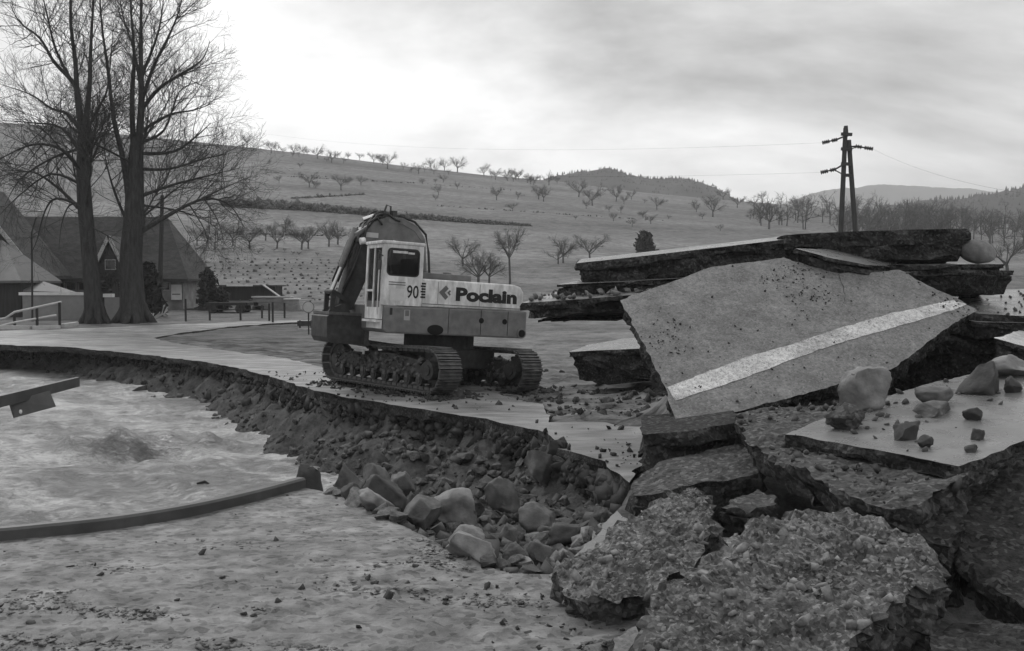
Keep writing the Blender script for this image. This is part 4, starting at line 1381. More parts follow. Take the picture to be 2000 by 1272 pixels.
# --- upper body
def rrect(x0, z0, x1, z1, r, n=5):
    out = []
    for cx, cz, a0 in ((x1 - r, z1 - r, 0), (x0 + r, z1 - r, 90), (x0 + r, z0 + r, 180), (x1 - r, z0 + r, 270)):
        for k in range(n + 1):
            a = R(a0 + 90 * k / n)
            out.append((cx + r * math.cos(a), cz + r * math.sin(a)))
    return out
plat = MB()
plat.prism([(-1.38, 1.20), (-1.26, 1.10), (1.60, 1.10), (1.68, 1.16), (1.70, 1.62), (-1.38, 1.655)], -1.2, 1.2)
platform = plat.build('platform', M['body'], ex, bevel=0.035)
for hx, hz, hr in ((-0.36, 1.42, 0.055), (-0.88, 1.42, 0.055)):
    rg_ = MB()
    rg_.tube([(hx, 1.197, hz), (hx, 1.203, hz)], hr, 20)
    rg_.build('lifting_hole_shade', M['hole'], platform)  # flat dark disc painted as the shade inside a hole
ov = MB()
ov.tube([(0.62, 1.196, 1.20), (0.62, 1.204, 1.20)], 0.10, 24)
ov = ov.build('tie_down_shade', M['hole'], platform)  # oval dark disc stands in for the shade of a recess
for v in ov.data.vertices:
    v.co.x = 0.62 + (v.co.x - 0.62) * 1.7
pipe = MB().tube([(-1.27, 1.14, 1.20), (-1.27, 1.225, 1.20)], 0.10, 20)
pipe.build('corner_socket', M['body'], platform)
MB().tube([(-1.27, 1.224, 1.20), (-1.27, 1.229, 1.20)], 0.075, 20).build('bore_shade', M['hole'], platform)  # dark disc painted where the inside of the socket would be shaded
cw = MB()
n_ = 10
arc = [(-1.381 - 0.10 * math.sin(math.pi * k / n_), -1.16 + 2.32 * k / n_) for k in range(n_ + 1)]
cw.v += [(x, y, 1.16) for x, y in arc] + [(x, y, 1.64) for x, y in arc] + [(-1.381, y, 1.16) for x, y in arc] + [(-1.381, y, 1.64) for x, y in arc]
m_ = n_ + 1
for k in range(n_):
    cw.f += [(k, k + 1, m_ + k + 1, m_ + k), (m_ + k, m_ + k + 1, 3 * m_ + k + 1, 3 * m_ + k), (k + 1, k, 2 * m_ + k, 2 * m_ + k + 1)]
cw.build('counterweight', M['body'], ex)
hood = MB()
hood.prism([(-1.28, 1.66), (0.93, 1.632), (0.93, 2.17), (-1.06, 2.17), (-1.21, 2.13), (-1.28, 2.02)], 0.35, 1.195)
hood_o = hood.build('engine_cover', M['white'], ex, bevel=0.03)
hr_ = MB()
hr_.prism([(-1.28, 1.66), (0.3, 1.645), (0.3, 2.14), (-1.16, 2.12), (-1.28, 1.98)], -1.19, 0.345)
hr_.build('rear_cover', M['body'], ex, bevel=0.03)
deck = MB()
deck.box((-0.55, -0.75, 2.145), (0.55, 0.25, 2.33))
deck.tube([(-0.2, -0.2, 2.32), (-0.2, -0.2, 2.38)], 0.10, 12)
deck.tube([(0.25, -0.3, 2.32), (0.25, -0.3, 2.40)], 0.05, 12)
deck.build('deck_box', M['boom'], ex, bevel=0.02)
ex_pipe = MB().tube([(0.62, 0.2, 1.66), (0.62, 0.2, 2.5)], 0.07, 12)
ex_pipe.build('exhaust_stack', M['black'], ex)
seam = MB().box((-1.26, 1.1955, 1.685), (0.92, 1.1985, 1.70))
seam.build('cover_seam', M['print_grey'], hood_o)

# lettering on the engine cover
def text_mesh(body, size, width, loc, material, parent, bold=0.0, name='lettering'):
    cu = bpy.data.curves.new(name, 'FONT')
    cu.body = body
    cu.size = size
    cu.offset = bold
    cu.resolution_u = 4
    cu.extrude = 0.0015
    to = bpy.data.objects.new(name, cu)
    COL.objects.link(to)
    dg = bpy.context.evaluated_depsgraph_get()
    me = bpy.data.meshes.new_from_object(to.evaluated_get(dg))
    COL.objects.unlink(to)
    bpy.data.objects.remove(to)
    co = np.array([list(v.co) for v in me.vertices])
    mn, mx = co.min(0), co.max(0)
    sx = width / (mx[0] - mn[0])
    for v in me.vertices:
        # text right = -x, up = z, normal = +y
        x, y, z = v.co
        v.co = (loc[0] - (x - mn[0]) * sx, loc[1] + z, loc[2] + (y - 0.0))
    me.materials.clear()
    return link(name, me, material, parent)
text_mesh('Poclain', 0.34, 1.35, (0.22, 1.198, 1.80), M['print'], hood_o, 0.017)
lg = MB()
def lgp(p):
    return (0.44 - p[0], 1.198, 1.93 + p[1])
for q in ([(-0.14, 0.0), (0.0, 0.14), (0.06, 0.08), (-0.02, 0.0), (0.06, -0.08), (0.0, -0.14)], [(0.03, 0.0), (0.085, 0.055), (0.11, 0.03), (0.08, 0.0), (0.11, -0.03), (0.085, -0.055)]):
    n0 = len(lg.v)
    v = [lgp(p) for p in q]
    lg.v += v + [(a[0], 1.201, a[2]) for a in v]
    nq = len(q)
    lg.f += [(n0 + i, n0 + (i + 1) % nq, n0 + nq + (i + 1) % nq, n0 + nq + i) for i in range(nq)]
    lg.f += [(n0 + nq + 0, n0 + nq + 1, n0 + nq + 2, n0 + nq + 3), (n0 + nq + 0, n0 + nq + 3, n0 + nq + 4, n0 + nq + 5)]
lg.build('emblem', M['print_grey'], hood_o)

# --- cab
CX0, CX1, CY0, CY1, CZ0, CZ1 = 0.935, 1.75, 0.27, 1.198, 1.635, 2.80
cab = MB()
# left side with its round-cornered window opening: ring between outer rectangle and opening
def ring_panel(mb, outer, inner, ya, yb):
    n = len(inner)
    cx = sum(p[0] for p in inner) / n
    cz = sum(p[1] for p in inner) / n
    x0, z0, x1, z1 = outer
    op = []
    for p in inner:
        dx, dz = p[0] - cx, p[1] - cz
        t = min(((x1 - cx) / dx if dx > 1e-6 else (x0 - cx) / dx if dx < -1e-6 else 9e9), ((z1 - cz) / dz if dz > 1e-6 else (z0 - cz) / dz if dz < -1e-6 else 9e9))
        op.append((cx + dx * t, cz + dz * t))
    # snap the nearest to the corners
    for c in ((x0, z0), (x0, z1), (x1, z0), (x1, z1)):
        k = min(range(n), key=lambda i: (op[i][0] - c[0]) ** 2 + (op[i][1] - c[1]) ** 2)
        op[k] = c
    b = len(mb.v)
    mb.v += [(p[0], ya, p[1]) for p in op] + [(p[0], ya, p[1]) for p in inner] + [(p[0], yb, p[1]) for p in op] + [(p[0], yb, p[1]) for p in inner]
    for i in range(n):
        j = (i + 1) % n
        mb.f += [(b + i, b + j, b + n + j, b + n + i), (b + 2 * n + i, b + 3 * n + i, b + 3 * n + j, b + 2 * n + j), (b + n + i, b + n + j, b + 3 * n + j, b + 3 * n + i), (b + i, b + 2 * n + i, b + 2 * n + j, b + j)]
win = rrect(1.01, 2.185, 1.675, 2.715, 0.09)
ring_panel(cab, (CX0, CZ0, CX1, CZ1 - 0.02), win, CY1 - 0.04, CY1)
# far side, rear
cab.box((CX0, CY0, CZ0), (CX1, CY0 + 0.04, 2.2))
for x_ in (CX0, CX1 - 0.06):
    cab.box((x_, CY0, 2.2), (x_ + 0.06, CY0 + 0.05, CZ1 - 0.021))
cab.box((CX0 - 0.002, CY0 + 0.041, CZ0), (CX0 + 0.04, CY1 - 0.041, 2.2))
# front frame: posts, sill, head and middle bar
for y0, y1 in ((CY0 + 0.052, CY0 + 0.10), (0.70, 0.745), (CY1 - 0.085, CY1 - 0.041)):
    cab.box((CX1 - 0.05, y0, 1.36), (CX1 + 0.002, y1, CZ1 - 0.021))
cab.box((CX1 - 0.045, CY0 + 0.10, CZ1 - 0.09), (CX1, CY1 - 0.086, CZ1 - 0.021))
cab.box((CX1 - 0.045, CY0 + 0.10, 1.36), (CX1, CY1 - 0.086, 1.58))
cab.box((CX1 - 0.044, CY0 + 0.10, 1.88), (CX1 - 0.002, 0.70, 1.92))
cab_o = cab.build('cab', M['white'], ex)
lw = MB().box((CX1 - 0.046, CY0 + 0.10, 1.581), (CX1 - 0.02, CY1 - 0.086, 1.70))
lw.build('kick_panel', M['print_grey'], cab_o)
roof = MB().box((CX0 - 0.02, CY0 - 0.02, CZ1 - 0.02), (CX1 + 0.03, CY1 + 0.012, CZ1 + 0.045))
roof.build('roof', M['white'], cab_o, bevel=0.02)
wp = MB()
wp.v = [(p[0], CY1 - 0.02, p[1]) for p in win] + [(p[0], CY1 - 0.012, p[1]) for p in win]
n = len(win)
wp.f = [tuple(range(n)), tuple(range(2 * n - 1, n - 1, -1))] + [(i, n + i, n + (i + 1) % n, (i + 1) % n) for i in range(n)]
wpo = wp.build('side_window', M['glass'], cab_o)
inn = rrect(1.035, 2.21, 1.65, 2.69, 0.07)
gk = MB()
b0 = 0
gk.v = [(p[0], CY1 + 0.001, p[1]) for p in win] + [(p[0], CY1 + 0.006, p[1]) for p in inn] + [(p[0], CY1 - 0.01, p[1]) for p in inn]
gk.f = [(i, (i + 1) % n, n + (i + 1) % n, n + i) for i in range(n)] + [(n + i, n + (i + 1) % n, 2 * n + (i + 1) % n, 2 * n + i) for i in range(n)]
gk.build('window_seal', M['black'], cab_o)
MB().box((CX1 - 0.03, CY0 + 0.101, 1.921), (CX1 - 0.022, 0.699, CZ1 - 0.091)).build('front_window', M['glass'], cab_o)
MB().box((CX1 - 0.03, CY0 + 0.101, 1.701), (CX1 - 0.022, 0.699, 1.879)).build('lower_window', M['glass'], cab_o)
MB().box((CX1 - 0.03, 0.746, 1.701), (CX1 - 0.022, CY1 - 0.087, CZ1 - 0.091)).build('door_window', M['glass'], cab_o)
MB().box((CX0 + 0.01, CY0 + 0.06, 2.201), (CX0 + 0.018, CY1 - 0.06, CZ1 - 0.03)).build('rear_window', M['glass'], cab_o)
MB().box((CX0 + 0.065, CY0 + 0.015, 2.201), (CX1 - 0.065, CY0 + 0.023, CZ1 - 0.03)).build('far_window', M['glass'], cab_o)
vis = MB().box((1.26, CY1 - 0.011, 2.62), (1.56, CY1 - 0.006, 2.665))
vis.box((1.12, CY1 - 0.011, 2.615), (1.25, CY1 - 0.006, 2.65))
vis.build('window_sticker', M['white'], cab_o)
seat = MB()
seat.box((1.05, 0.5, 1.66), (1.45, 0.95, 2.0))
seat.box((1.02, 0.5, 2.0), (1.14, 0.95, 2.55))
seat.build('seat', M['black'], cab_o, bevel=0.04)
lev = MB().tube([(1.55, 0.55, 1.66), (1.5, 0.55, 2.15)], 0.015, 6)
lev.tube([(1.55, 0.9, 1.66), (1.5, 0.9, 2.15)], 0.015, 6)
lev.build('levers', M['black'], cab_o)
for z_ in (2.06, 2.015):
    MB().box((1.28, CY1 + 0.0005, z_), (1.62, CY1 + 0.003, z_ + 0.018)).build('stripe', M['print_grey'], cab_o)
MB().box((1.30, CY1 + 0.0005, 1.72), (1.58, CY1 + 0.003, 1.95)).build('hatch', mat('off_white', 0.48, 0.6, 0.1), cab_o)
text_mesh('90', 0.34, 0.24, (1.245, CY1 + 0.001, 1.79), M['print'], cab_o, 0.004)
for k in range(6):
    MB().box((0.865, 1.1965, 1.80 + k * 0.052), (0.965 - (k % 2) * 0.015, 1.2015, 1.833 + k * 0.052)).build('lettering_block', M['print'], hood_o)
MB().box((1.18, 1.2005, 1.44), (1.26, 1.2035, 1.55)).build('plate', M['print_grey'], platform)
MB().box((1.16, 1.2005, 1.36), (1.28, 1.203, 1.56)).build('lock_plate', mat('pale_plate', 0.3, 0.6, 0.1), platform)
st = MB().box((1.70, 0.42, 1.30), (1.84, 1.15, 1.345))
st.box((1.70, 0.42, 1.18), (1.74, 1.15, 1.30))
st.build('step', M['white'], ex)
MB().box((1.52, 1.2005, 1.45), (1.57, 1.206, 1.58)).build('handle', M['black'], platform)
hrl = MB().tube([(1.78, 1.12, 1.45), (1.80, 1.13, 1.5), (1.80, 1.13, 2.4), (1.76, 1.12, 2.45)], 0.014, 8)
hrl.build('grab_rail', M['white'], cab_o)

# --- boom, stick, bucket (to the right of the cab, i.e. behind it)
BY = -0.55
bm_ = MB()
bm_.prism([(0.02, 1.75), (0.10, 2.6), (0.16, 3.16), (0.34, 3.42), (0.68, 3.56), (1.02, 3.55), (1.36, 3.40), (1.66, 3.18), (1.62, 3.0), (1.40, 2.92), (1.0, 2.90), (0.82, 2.80), (0.66, 2.4), (0.46, 1.75)], BY - 0.24, BY + 0.24)
boom = bm_.build('boom', M['boom'], ex, bevel=0.03)
bl = MB()
bl.prism([(0.20, 3.16), (0.37, 3.38), (0.69, 3.51), (1.0, 3.50), (1.0, 3.44), (0.70, 3.43), (0.42, 3.31), (0.26, 3.12)], BY + 0.2405, BY + 0.25)
bl.build('stiffener_plate', M['body'], boom)
foot = MB()
foot.box((-0.1, BY - 0.42, 1.60), (0.60, BY - 0.26, 2.15))
foot.box((-0.1, BY + 0.26, 1.60), (0.60, BY + 0.42, 2.15))
foot.build('boom_bracket', M['body'], ex)
ram = MB()
ram.tube([(1.35, BY + 0.33, 1.50), (1.12, BY + 0.33, 2.45)], 0.085, 14)
ram.build('boom_ram', M['body'], ex)
MB().tube([(1.12, BY + 0.33, 2.44), (1.0, BY + 0.33, 2.95)], 0.05, 12).build('ram_rod', M['chrome'], ex)
MB().tube([(0.55, BY, 3.62), (1.10, BY, 3.62)], 0.085, 14).build('stick_ram', M['body'], boom)
MB().tube([(1.10, BY, 3.62), (1.46, BY, 3.46)], 0.045, 12).build('ram_rod', M['chrome'], boom)
lug = MB()
lug.box((0.48, BY - 0.07, 3.46), (0.62, BY + 0.07, 3.66))
lug.build('ram_lug', M['boom'], boom)
sk = MB()
sk.prism([(1.46, 3.10), (1.52, 3.40), (1.66, 3.46), (1.82, 3.28), (2.02, 2.80), (2.30, 1.66), (2.27, 1.50), (2.0, 1.55), (1.66, 2.35), (1.50, 2.75)], BY - 0.15, BY + 0.15)
stick = sk.build('stick', M['iron'], ex, bevel=0.02)
MB().tube([(1.95, BY, 3.2), (2.22, BY, 2.4)], 0.075, 14).build('bucket_ram', M['body'], stick)
MB().tube([(2.22, BY, 2.4), (2.43, BY, 1.84)], 0.042, 12).build('ram_rod', M['chrome'], stick)
lk = MB()
for yy in (BY - 0.20, BY + 0.20):
    lk.bar((2.43, yy, 1.84), (2.15, yy, 1.70), 0.05, 0.09)
    lk.bar((2.43, yy, 1.84), (2.44, yy, 1.48), 0.05, 0.09)
lk.tube([(2.43, BY - 0.24, 1.84), (2.43, BY + 0.24, 1.84)], 0.05, 12)
lk.tube([(2.22, BY - 0.24, 1.56), (2.22, BY + 0.24, 1.56)], 0.06, 12)
lk.build('bucket_link', M['iron'], ex)
# hoses over the elbow
for k, (y_, h_) in enumerate(((BY + 0.2, 0.0), (BY + 0.26, 0.06), (BY + 0.12, 0.10), (BY - 0.1, 0.05), (BY - 0.2, 0.12))):
    pts = []
    for i in range(13):
        t = i / 12
        x = 0.75 + 0.85 * t
        z = 3.46 + h_ * 0.3 + (0.07 + h_) * math.sin(math.pi * min(1, t * 1.25)) ** 2 * (1 if t < 0.8 else 1) - 0.85 * max(0, t - 0.62) * (1 + h_ * 3)
        pts.append((x, y_, z))
    MB().tube(pts, 0.024, 6).build('hose', M['black'], boom, True)
for y_ in (BY + 0.19, BY - 0.19):
    pts = [(0.75, y_, 3.60), (0.4, y_, 3.50), (0.14, y_, 3.26), (0.06, y_, 2.9), (0.0, y_, 2.3), (0.02, y_, 1.9)]
    MB().tube(pts, 0.026, 6).build('hose', M['black'], boom, True)
for y_ in (BY + 0.17, BY - 0.17):
    pts = [(1.86, y_, 3.24), (2.05, y_, 2.95), (2.2, y_, 2.5), (2.34, y_, 2.1)]
    MB().tube(pts, 0.024, 6).build('hose', M['black'], stick, True)
for k in range(7):
    y_ = BY - 0.2 + 0.08 * k
    z0_ = 3.30 - 0.05 * (k % 3)
    pts = [(1.50, y_, z0_), (1.62 + 0.03 * (k % 2), y_, z0_ + 0.14), (1.80, y_ + 0.02, z0_ + 0.02), (1.90 + 0.03 * (k % 3), y_, z0_ - 0.4), (2.05, y_, z0_ - 0.9), (2.14 + 0.02 * k, y_, z0_ - 1.35)]
    MB().tube(pts, 0.022, 6).build('hose', M['black'], stick, True)
for k, (x_, z_) in enumerate(((0.62, 3.53), (0.80, 3.55), (0.98, 3.54), (1.16, 3.48))):
    MB().box((x_, BY + 0.05, z_), (x_ + 0.10, BY + 0.20, z_ + 0.10 + 0.04 * (k % 2))).build('valve_block', M['iron'], boom)
MB().tube([(0.9, BY + 0.1, 3.5), (0.92, BY + 0.12, 3.78), (1.0, BY + 0.1, 3.80), (1.06, BY + 0.1, 3.6)], 0.02, 6).build('hose', M['black'], boom, True)
lamp = MB().tube([(1.50, BY + 0.30, 3.02), (1.60, BY + 0.30, 3.0)], 0.07, 12)
lamp.build('work_lamp', M['white'], boom)
MB().box((1.2, BY + 0.2405, 3.10), (1.46, BY + 0.246, 3.20)).build('boom_plate', mat('pale_label', 0.35, 0.6, 0.1), boom)
# bucket
bk = MB()
prof = [(1.80, 1.42), (1.86, 1.45), (2.30, 1.45), (2.58, 1.45), (2.63, 1.41), (2.63, 1.20), (2.62, 1.0), (2.56, 0.90), (2.2, 0.88), (1.86, 0.88)]
bw0, bw1 = BY - 0.52, BY + 0.52
shell = prof[1:]
for (a, b) in zip(shell[:-1], shell[1:]):
    d = Vector((b[0] - a[0], b[1] - a[1]))
    nrm = Vector((-d.y, d.x)).normalized() * -0.03
    bk.prism([a, b, (b[0] + nrm.x, b[1] + nrm.y), (a[0] + nrm.x, a[1] + nrm.y)], bw0 + 0.03, bw1 - 0.03)
bk.prism(prof, bw0, bw0 + 0.029)
bk.prism(prof, bw1 - 0.029, bw1)
bucket = bk.build('bucket', M['iron'], ex)
ed = MB().box((1.76, bw1 + 0.001, 0.86), (1.85, bw1 + 0.022, 1.45))
ed.box((1.76, bw0 - 0.022, 0.86), (1.85, bw0 - 0.001, 1.45))
ed.build('side_cutter', M['iron_worn'], bucket)
rim = MB().box((1.78, bw0 - 0.02, 1.451), (2.60, bw1 + 0.02, 1.50))
rim.build('top_rim', M['iron_worn'], bucket)
for k in range(5):
    y_ = bw0 + 0.06 + k * (bw1 - bw0 - 0.12) / 4
    MB().prism([(1.87, 0.86), (1.87, 0.94), (1.64, 0.88)], y_ - 0.045, y_ + 0.045).build('tooth', M['iron_worn'], bucket)
ear = MB()
for yy in (BY - 0.2, BY + 0.2):
    ear.prism([(2.06, 1.501), (2.52, 1.501), (2.48, 1.56), (2.22, 1.68), (2.13, 1.62)], yy - 0.03, yy + 0.03)
ear.build('bucket_ear', M['iron'], bucket)

ARM_DX = -0.24
boom.location.x += 0.12
boom.location.z -= 0.12
stick.location.z -= 0.05
for o_ in (stick, bucket) + tuple(c for c in ex.children if c.name.split('.')[0] in ('bucket_link',)):
    o_.location.x += ARM_DX
bucket.location.z -= 0.06

# panel seams, mirror and caked mud
for x_ in (0.35, -0.35, -0.95):
    MB().box((x_ - 0.006, 1.2002, 1.14), (x_ + 0.006, 1.2022, 1.63)).build('panel_seam', M['hole'], platform)
for x_ in (0.60, -0.30):
    MB().box((x_ - 0.004, 1.1955, 1.70), (x_ + 0.004, 1.1975, 2.13)).build('panel_seam', M['print_grey'], hood_o)
MB().tube([(1.76, 1.19, 2.55), (1.86, 1.30, 2.58), (1.86, 1.30, 2.42)], 0.012, 6).build('mirror_arm', M['black'], cab_o)
MB().box((1.845, 1.24, 2.28), (1.87, 1.38, 2.46)).build('mirror', M['black'], cab_o)
rm_ = np.random.default_rng(31)
for tk, sd_ in zip([c for c in ex.children if c.name.startswith('track')], (1, -1)):
    n_ = 420
    xm = rm_.uniform(-1.6, 1.6, n_)
    ym_ = sd_ * GAUGE / 2 + rm_.choice([-1, 1], n_) * rm_.uniform(0.13, 0.2, n_)
    zm = 0.30 + rm_.uniform(0, 1, n_) ** 1.6 * 0.36
    stones('caked_mud', np.stack([xm, ym_, zm], -1), 0.03 + 0.09 * rm_.uniform(0, 1, n_) ** 2, rm_, M['smear'], tk, 0, 0.7)
# ------------------------------------------------------------------ bare trees
M['bark'] = mat('dark_bark', 0.04, 0.95, 0.5, 3, 9, 0.06, 7, 0.1, stretch=(3, 3, 0.6))
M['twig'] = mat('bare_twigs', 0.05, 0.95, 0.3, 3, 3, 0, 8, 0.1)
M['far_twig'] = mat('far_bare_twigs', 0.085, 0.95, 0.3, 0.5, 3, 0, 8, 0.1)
class Tubes:
    def __init__(self):
        self.V, self.F, self.n = [], [], 0
    def add(self, P_, r, k):
        P_ = np.asarray(P_, float)
        r = np.asarray(r, float)
        m = len(P_)
        T = np.empty_like(P_)
        T[1:-1] = P_[2:] - P_[:-2]
        T[0] = P_[1] - P_[0]
        T[-1] = P_[-1] - P_[-2]
        T /= np.maximum(np.linalg.norm(T, axis=1, keepdims=True), 1e-9)
        ref = np.array([0.31, 0.77, 0.55]) if abs(T[0] @ np.array([0.31, 0.77, 0.55])) < 0.9 else np.array([0.9, -0.3, 0.1])
        A = np.cross(T, ref)
        A /= np.maximum(np.linalg.norm(A, axis=1, keepdims=True), 1e-9)
        B = np.cross(T, A)
        a = np.arange(k) * 2 * math.pi / k
        V = P_[:, None, :] + r[:, None, None] * (A[:, None, :] * np.cos(a)[None, :, None] + B[:, None, :] * np.sin(a)[None, :, None])
        i = np.arange(m - 1)[:, None] * k
        j = np.arange(k)[None, :]
        j2 = (j + 1) % k
        F = np.stack([i + j, i + j2, i + k + j2, i + k + j], -1).reshape(-1, 4) + self.n
        self.V.append(V.reshape(-1, 3))
        self.F.append(F)
        self.n += m * k
    def build(self, name, material, parent=None, smooth=True):
        return tri_mesh(name, np.vstack(self.V), np.vstack(self.F), material, parent, smooth)
def wander(p, d, L_, n, rng, wob, trop):
    pts = [p]
    d = d / np.linalg.norm(d)
    for _ in range(n):
        d = d + rng.normal(0, wob, 3) + trop
        d = d / np.linalg.norm(d)
        pts.append(pts[-1] + d * L_ / n)
    return np.array(pts)
def side_dir(T, rng, ang):
    r = rng.normal(size=3)
    r -= T * (r @ T)
    r /= np.linalg.norm(r)
    return T * math.cos(ang) + r * math.sin(ang)
def sprout(T, P_, r, level, rng, cfg):
    """side shoots along a limb, two or three orders deep"""
    seg = np.linalg.norm(np.diff(P_, axis=0), axis=1)
    Lt = seg.sum()
    cum = np.concatenate([[0], np.cumsum(seg)])
    n = max(2, int(Lt * cfg['dens'][level]))
    for _ in range(n):
        f = cfg['start'][level] + (1 - cfg['start'][level]) * rng.uniform() ** 0.8
        s = f * Lt
        k = min(np.searchsorted(cum, s) - 1, len(seg) - 1)
        k = max(k, 0)
        t = (s - cum[k]) / max(seg[k], 1e-6)
        p = P_[k] * (1 - t) + P_[k + 1] * t
        rad = (r[k] * (1 - t) + r[k + 1] * t)
        tg = (P_[k + 1] - P_[k]) / max(seg[k], 1e-6)
        L_ = cfg['len'][level] * rng.uniform(0.55, 1.25) * (1.15 - 0.55 * f)
        d = side_dir(tg, rng, rng.uniform(*cfg['ang'][level]))
        d = d + np.array([0, 0, cfg['up'][level]])
        m = cfg['seg'][level]
        Q = wander(p, d, L_, m, rng, cfg['wob'], np.array([0, 0, cfg['trop'][level]]))
        r0 = min(rad * 0.6, cfg['rmax'][level])
        rr_ = np.linspace(r0, max(r0 * 0.35, cfg['rmin']), m + 1)
        T.add(Q, rr_, 4 if level == 0 else 3)
        if level + 1 < len(cfg['dens']):
            sprout(T, Q, rr_, level + 1, rng, cfg)
def smooth_path(pts, n=4):
    pts = np.array(pts)
    out = []
    for i in range(len(pts) - 1):
        p0, p1, p2, p3 = pts[max(i - 1, 0)], pts[i], pts[i + 1], pts[min(i + 2, len(pts) - 1)]
        for k in range(n):
            t = k / n
            out.append(0.5 * ((2 * p1) + (-p0 + p2) * t + (2 * p0 - 5 * p1 + 4 * p2 - p3) * t * t + (-p0 + 3 * p1 - 3 * p2 + p3) * t ** 3))
    out.append(pts[-1])
    return np.array(out)
BIG = dict(dens=(3.2, 4.4, 4.6), start=(0.12, 0.15, 0.15), len=(2.7, 1.15, 0.55), ang=((0.45, 1.15), (0.4, 1.0), (0.35, 0.9)), up=(0.15, 0.1, 0.05),
           seg=(5, 4, 2), wob=0.14, trop=(0.03, 0.03, 0.02), rmax=(0.024, 0.011, 0.0075), rmin=0.0048)
def big_tree(label, trunk, limbs, depth, seed):
    rng = np.random.default_rng(seed)
    base = at(*trunk[0][:2], depth)
    gzb = gz(base[0], base[1])
    root = empty('lime_tree', (base[0], base[1], gzb))
    tag(root, label, 'tree')
    off = Matrix.Translation(-Vector(root.location))
    T = Tubes()
    tp = [at(u, v, depth) for u, v, r in trunk]
    tp[0][2] = gzb - 0.2
    P_ = smooth_path(tp)
    r = np.interp(np.linspace(0, 1, len(P_)), np.linspace(0, 1, len(trunk)), [t[2] for t in trunk])
    q = P_.copy()
    T.add(P_, r, 14)
    # root flare
    for k in range(7):
        a = k * 0.9 + rng.uniform(-0.2, 0.2)
        d = np.array([math.cos(a), math.sin(a), 0])
        b = np.array([base[0], base[1], gzb])
        T.add(np.array([b + d * r[0] * 0.3 + [0, 0, 1.2], b + d * r[0] * 0.75 + [0, 0, 0.45], b + d * r[0] * 1.5 + [0, 0, -0.1]]), [r[0] * 0.35, r[0] * 0.36, r[0] * 0.2], 7)
    TS = smooth_path(tp[2:])
    tr_o = T.build('trunk', M['bark'], root)
    tr_o.matrix_parent_inverse = off
    L_ = Tubes()
    C = Tubes()
    sprout(C, TS, np.full(len(TS), 0.03), 1, rng, dict(BIG, dens=(0, 16.0, 3.5), len=(0, 1.3, 0.5), start=(0, 0.0, 0.1), ang=((0, 0), (0.5, 1.3), (0.4, 1.0))))
    for path, r0 in limbs:
        sgn = rng.uniform(-1, 1)
        pts = []
        for k, (u, v) in enumerate(path):
            pts.append(at(u, v, depth + sgn * 2.6 * (k / max(1, len(path) - 1)) ** 1.2))
        P_ = smooth_path(pts)
        r = r0 * 0.78 * (1 - 0.9 * np.linspace(0, 1, len(P_)) ** 0.8)
        L_.add(P_, r, 8)
        sprout(C, P_, r, 0, rng, BIG)
    # limbs towards and away from the camera so the crown is round
    tp = np.array(tp)
    for k in range(8):
        t = rng.uniform(0.45, 1.0)
        i = t * (len(tp) - 1)
        a = int(min(i, len(tp) - 2))
        p = tp[a] * (1 - (i - a)) + tp[a + 1] * (i - a)
        az = rng.choice([1, -1]) * rng.uniform(1.0, 2.1)
        d = np.array([math.cos(az), math.sin(az), rng.uniform(0.25, 1.3)])
        Q = wander(p, d, rng.uniform(3.2, 6.0), 9, rng, 0.10, np.array([0, 0, 0.06]))
        r = np.linspace(0.06, 0.012, 10)
        L_.add(Q, r, 6)
        sprout(C, Q, r, 0, rng, BIG)
    o = L_.build('limbs', M['bark'], root)
    o.matrix_parent_inverse = off
    o = C.build('crown', M['twig'], root)
    o.matrix_parent_inverse = off
    return root
DT = 45.5
big_tree('left of the two tall bare trees, leaning trunk', [(186, 628, 0.48), (180, 560, 0.37), (172, 470, 0.33), (165, 390, 0.32), (162, 320, 0.28), (163, 250, 0.22)],
    [([(163, 270), (152, 200), (147, 120), (138, 40), (140, -60), (143, -150)], 0.22), ([(164, 260), (174, 180), (177, 100), (182, 10), (190, -120)], 0.20),
     ([(158, 235), (148, 170), (106, 122), (78, 75), (40, 45), (20, 10)], 0.17), ([(158, 255), (130, 222), (100, 212), (62, 186), (5, 166)], 0.15),
     ([(155, 330), (120, 292), (70, 282), (20, 300), (-30, 330)], 0.14), ([(152, 405), (112, 366), (60, 335), (0, 345)], 0.13), ([(155, 400), (110, 388), (88, 412), (72, 470), (58, 500)], 0.10),
     ([(160, 400), (135, 402), (120, 440), (115, 490)], 0.07), ([(168, 260), (190, 215), (208, 180), (216, 120), (222, 40)], 0.12), ([(160, 300), (120, 250), (60, 240), (0, 235)], 0.12),
     ([(152, 180), (110, 100), (90, 20), (70, -60)], 0.12), ([(158, 320), (180, 290), (200, 250), (206, 200)], 0.10), ([(168, 440), (195, 452), (225, 470), (236, 478)], 0.06),
     ([(158, 360), (100, 340), (40, 380), (-10, 430)], 0.10), ([(158, 290), (100, 310), (40, 350), (10, 400)], 0.10)], DT, 3)
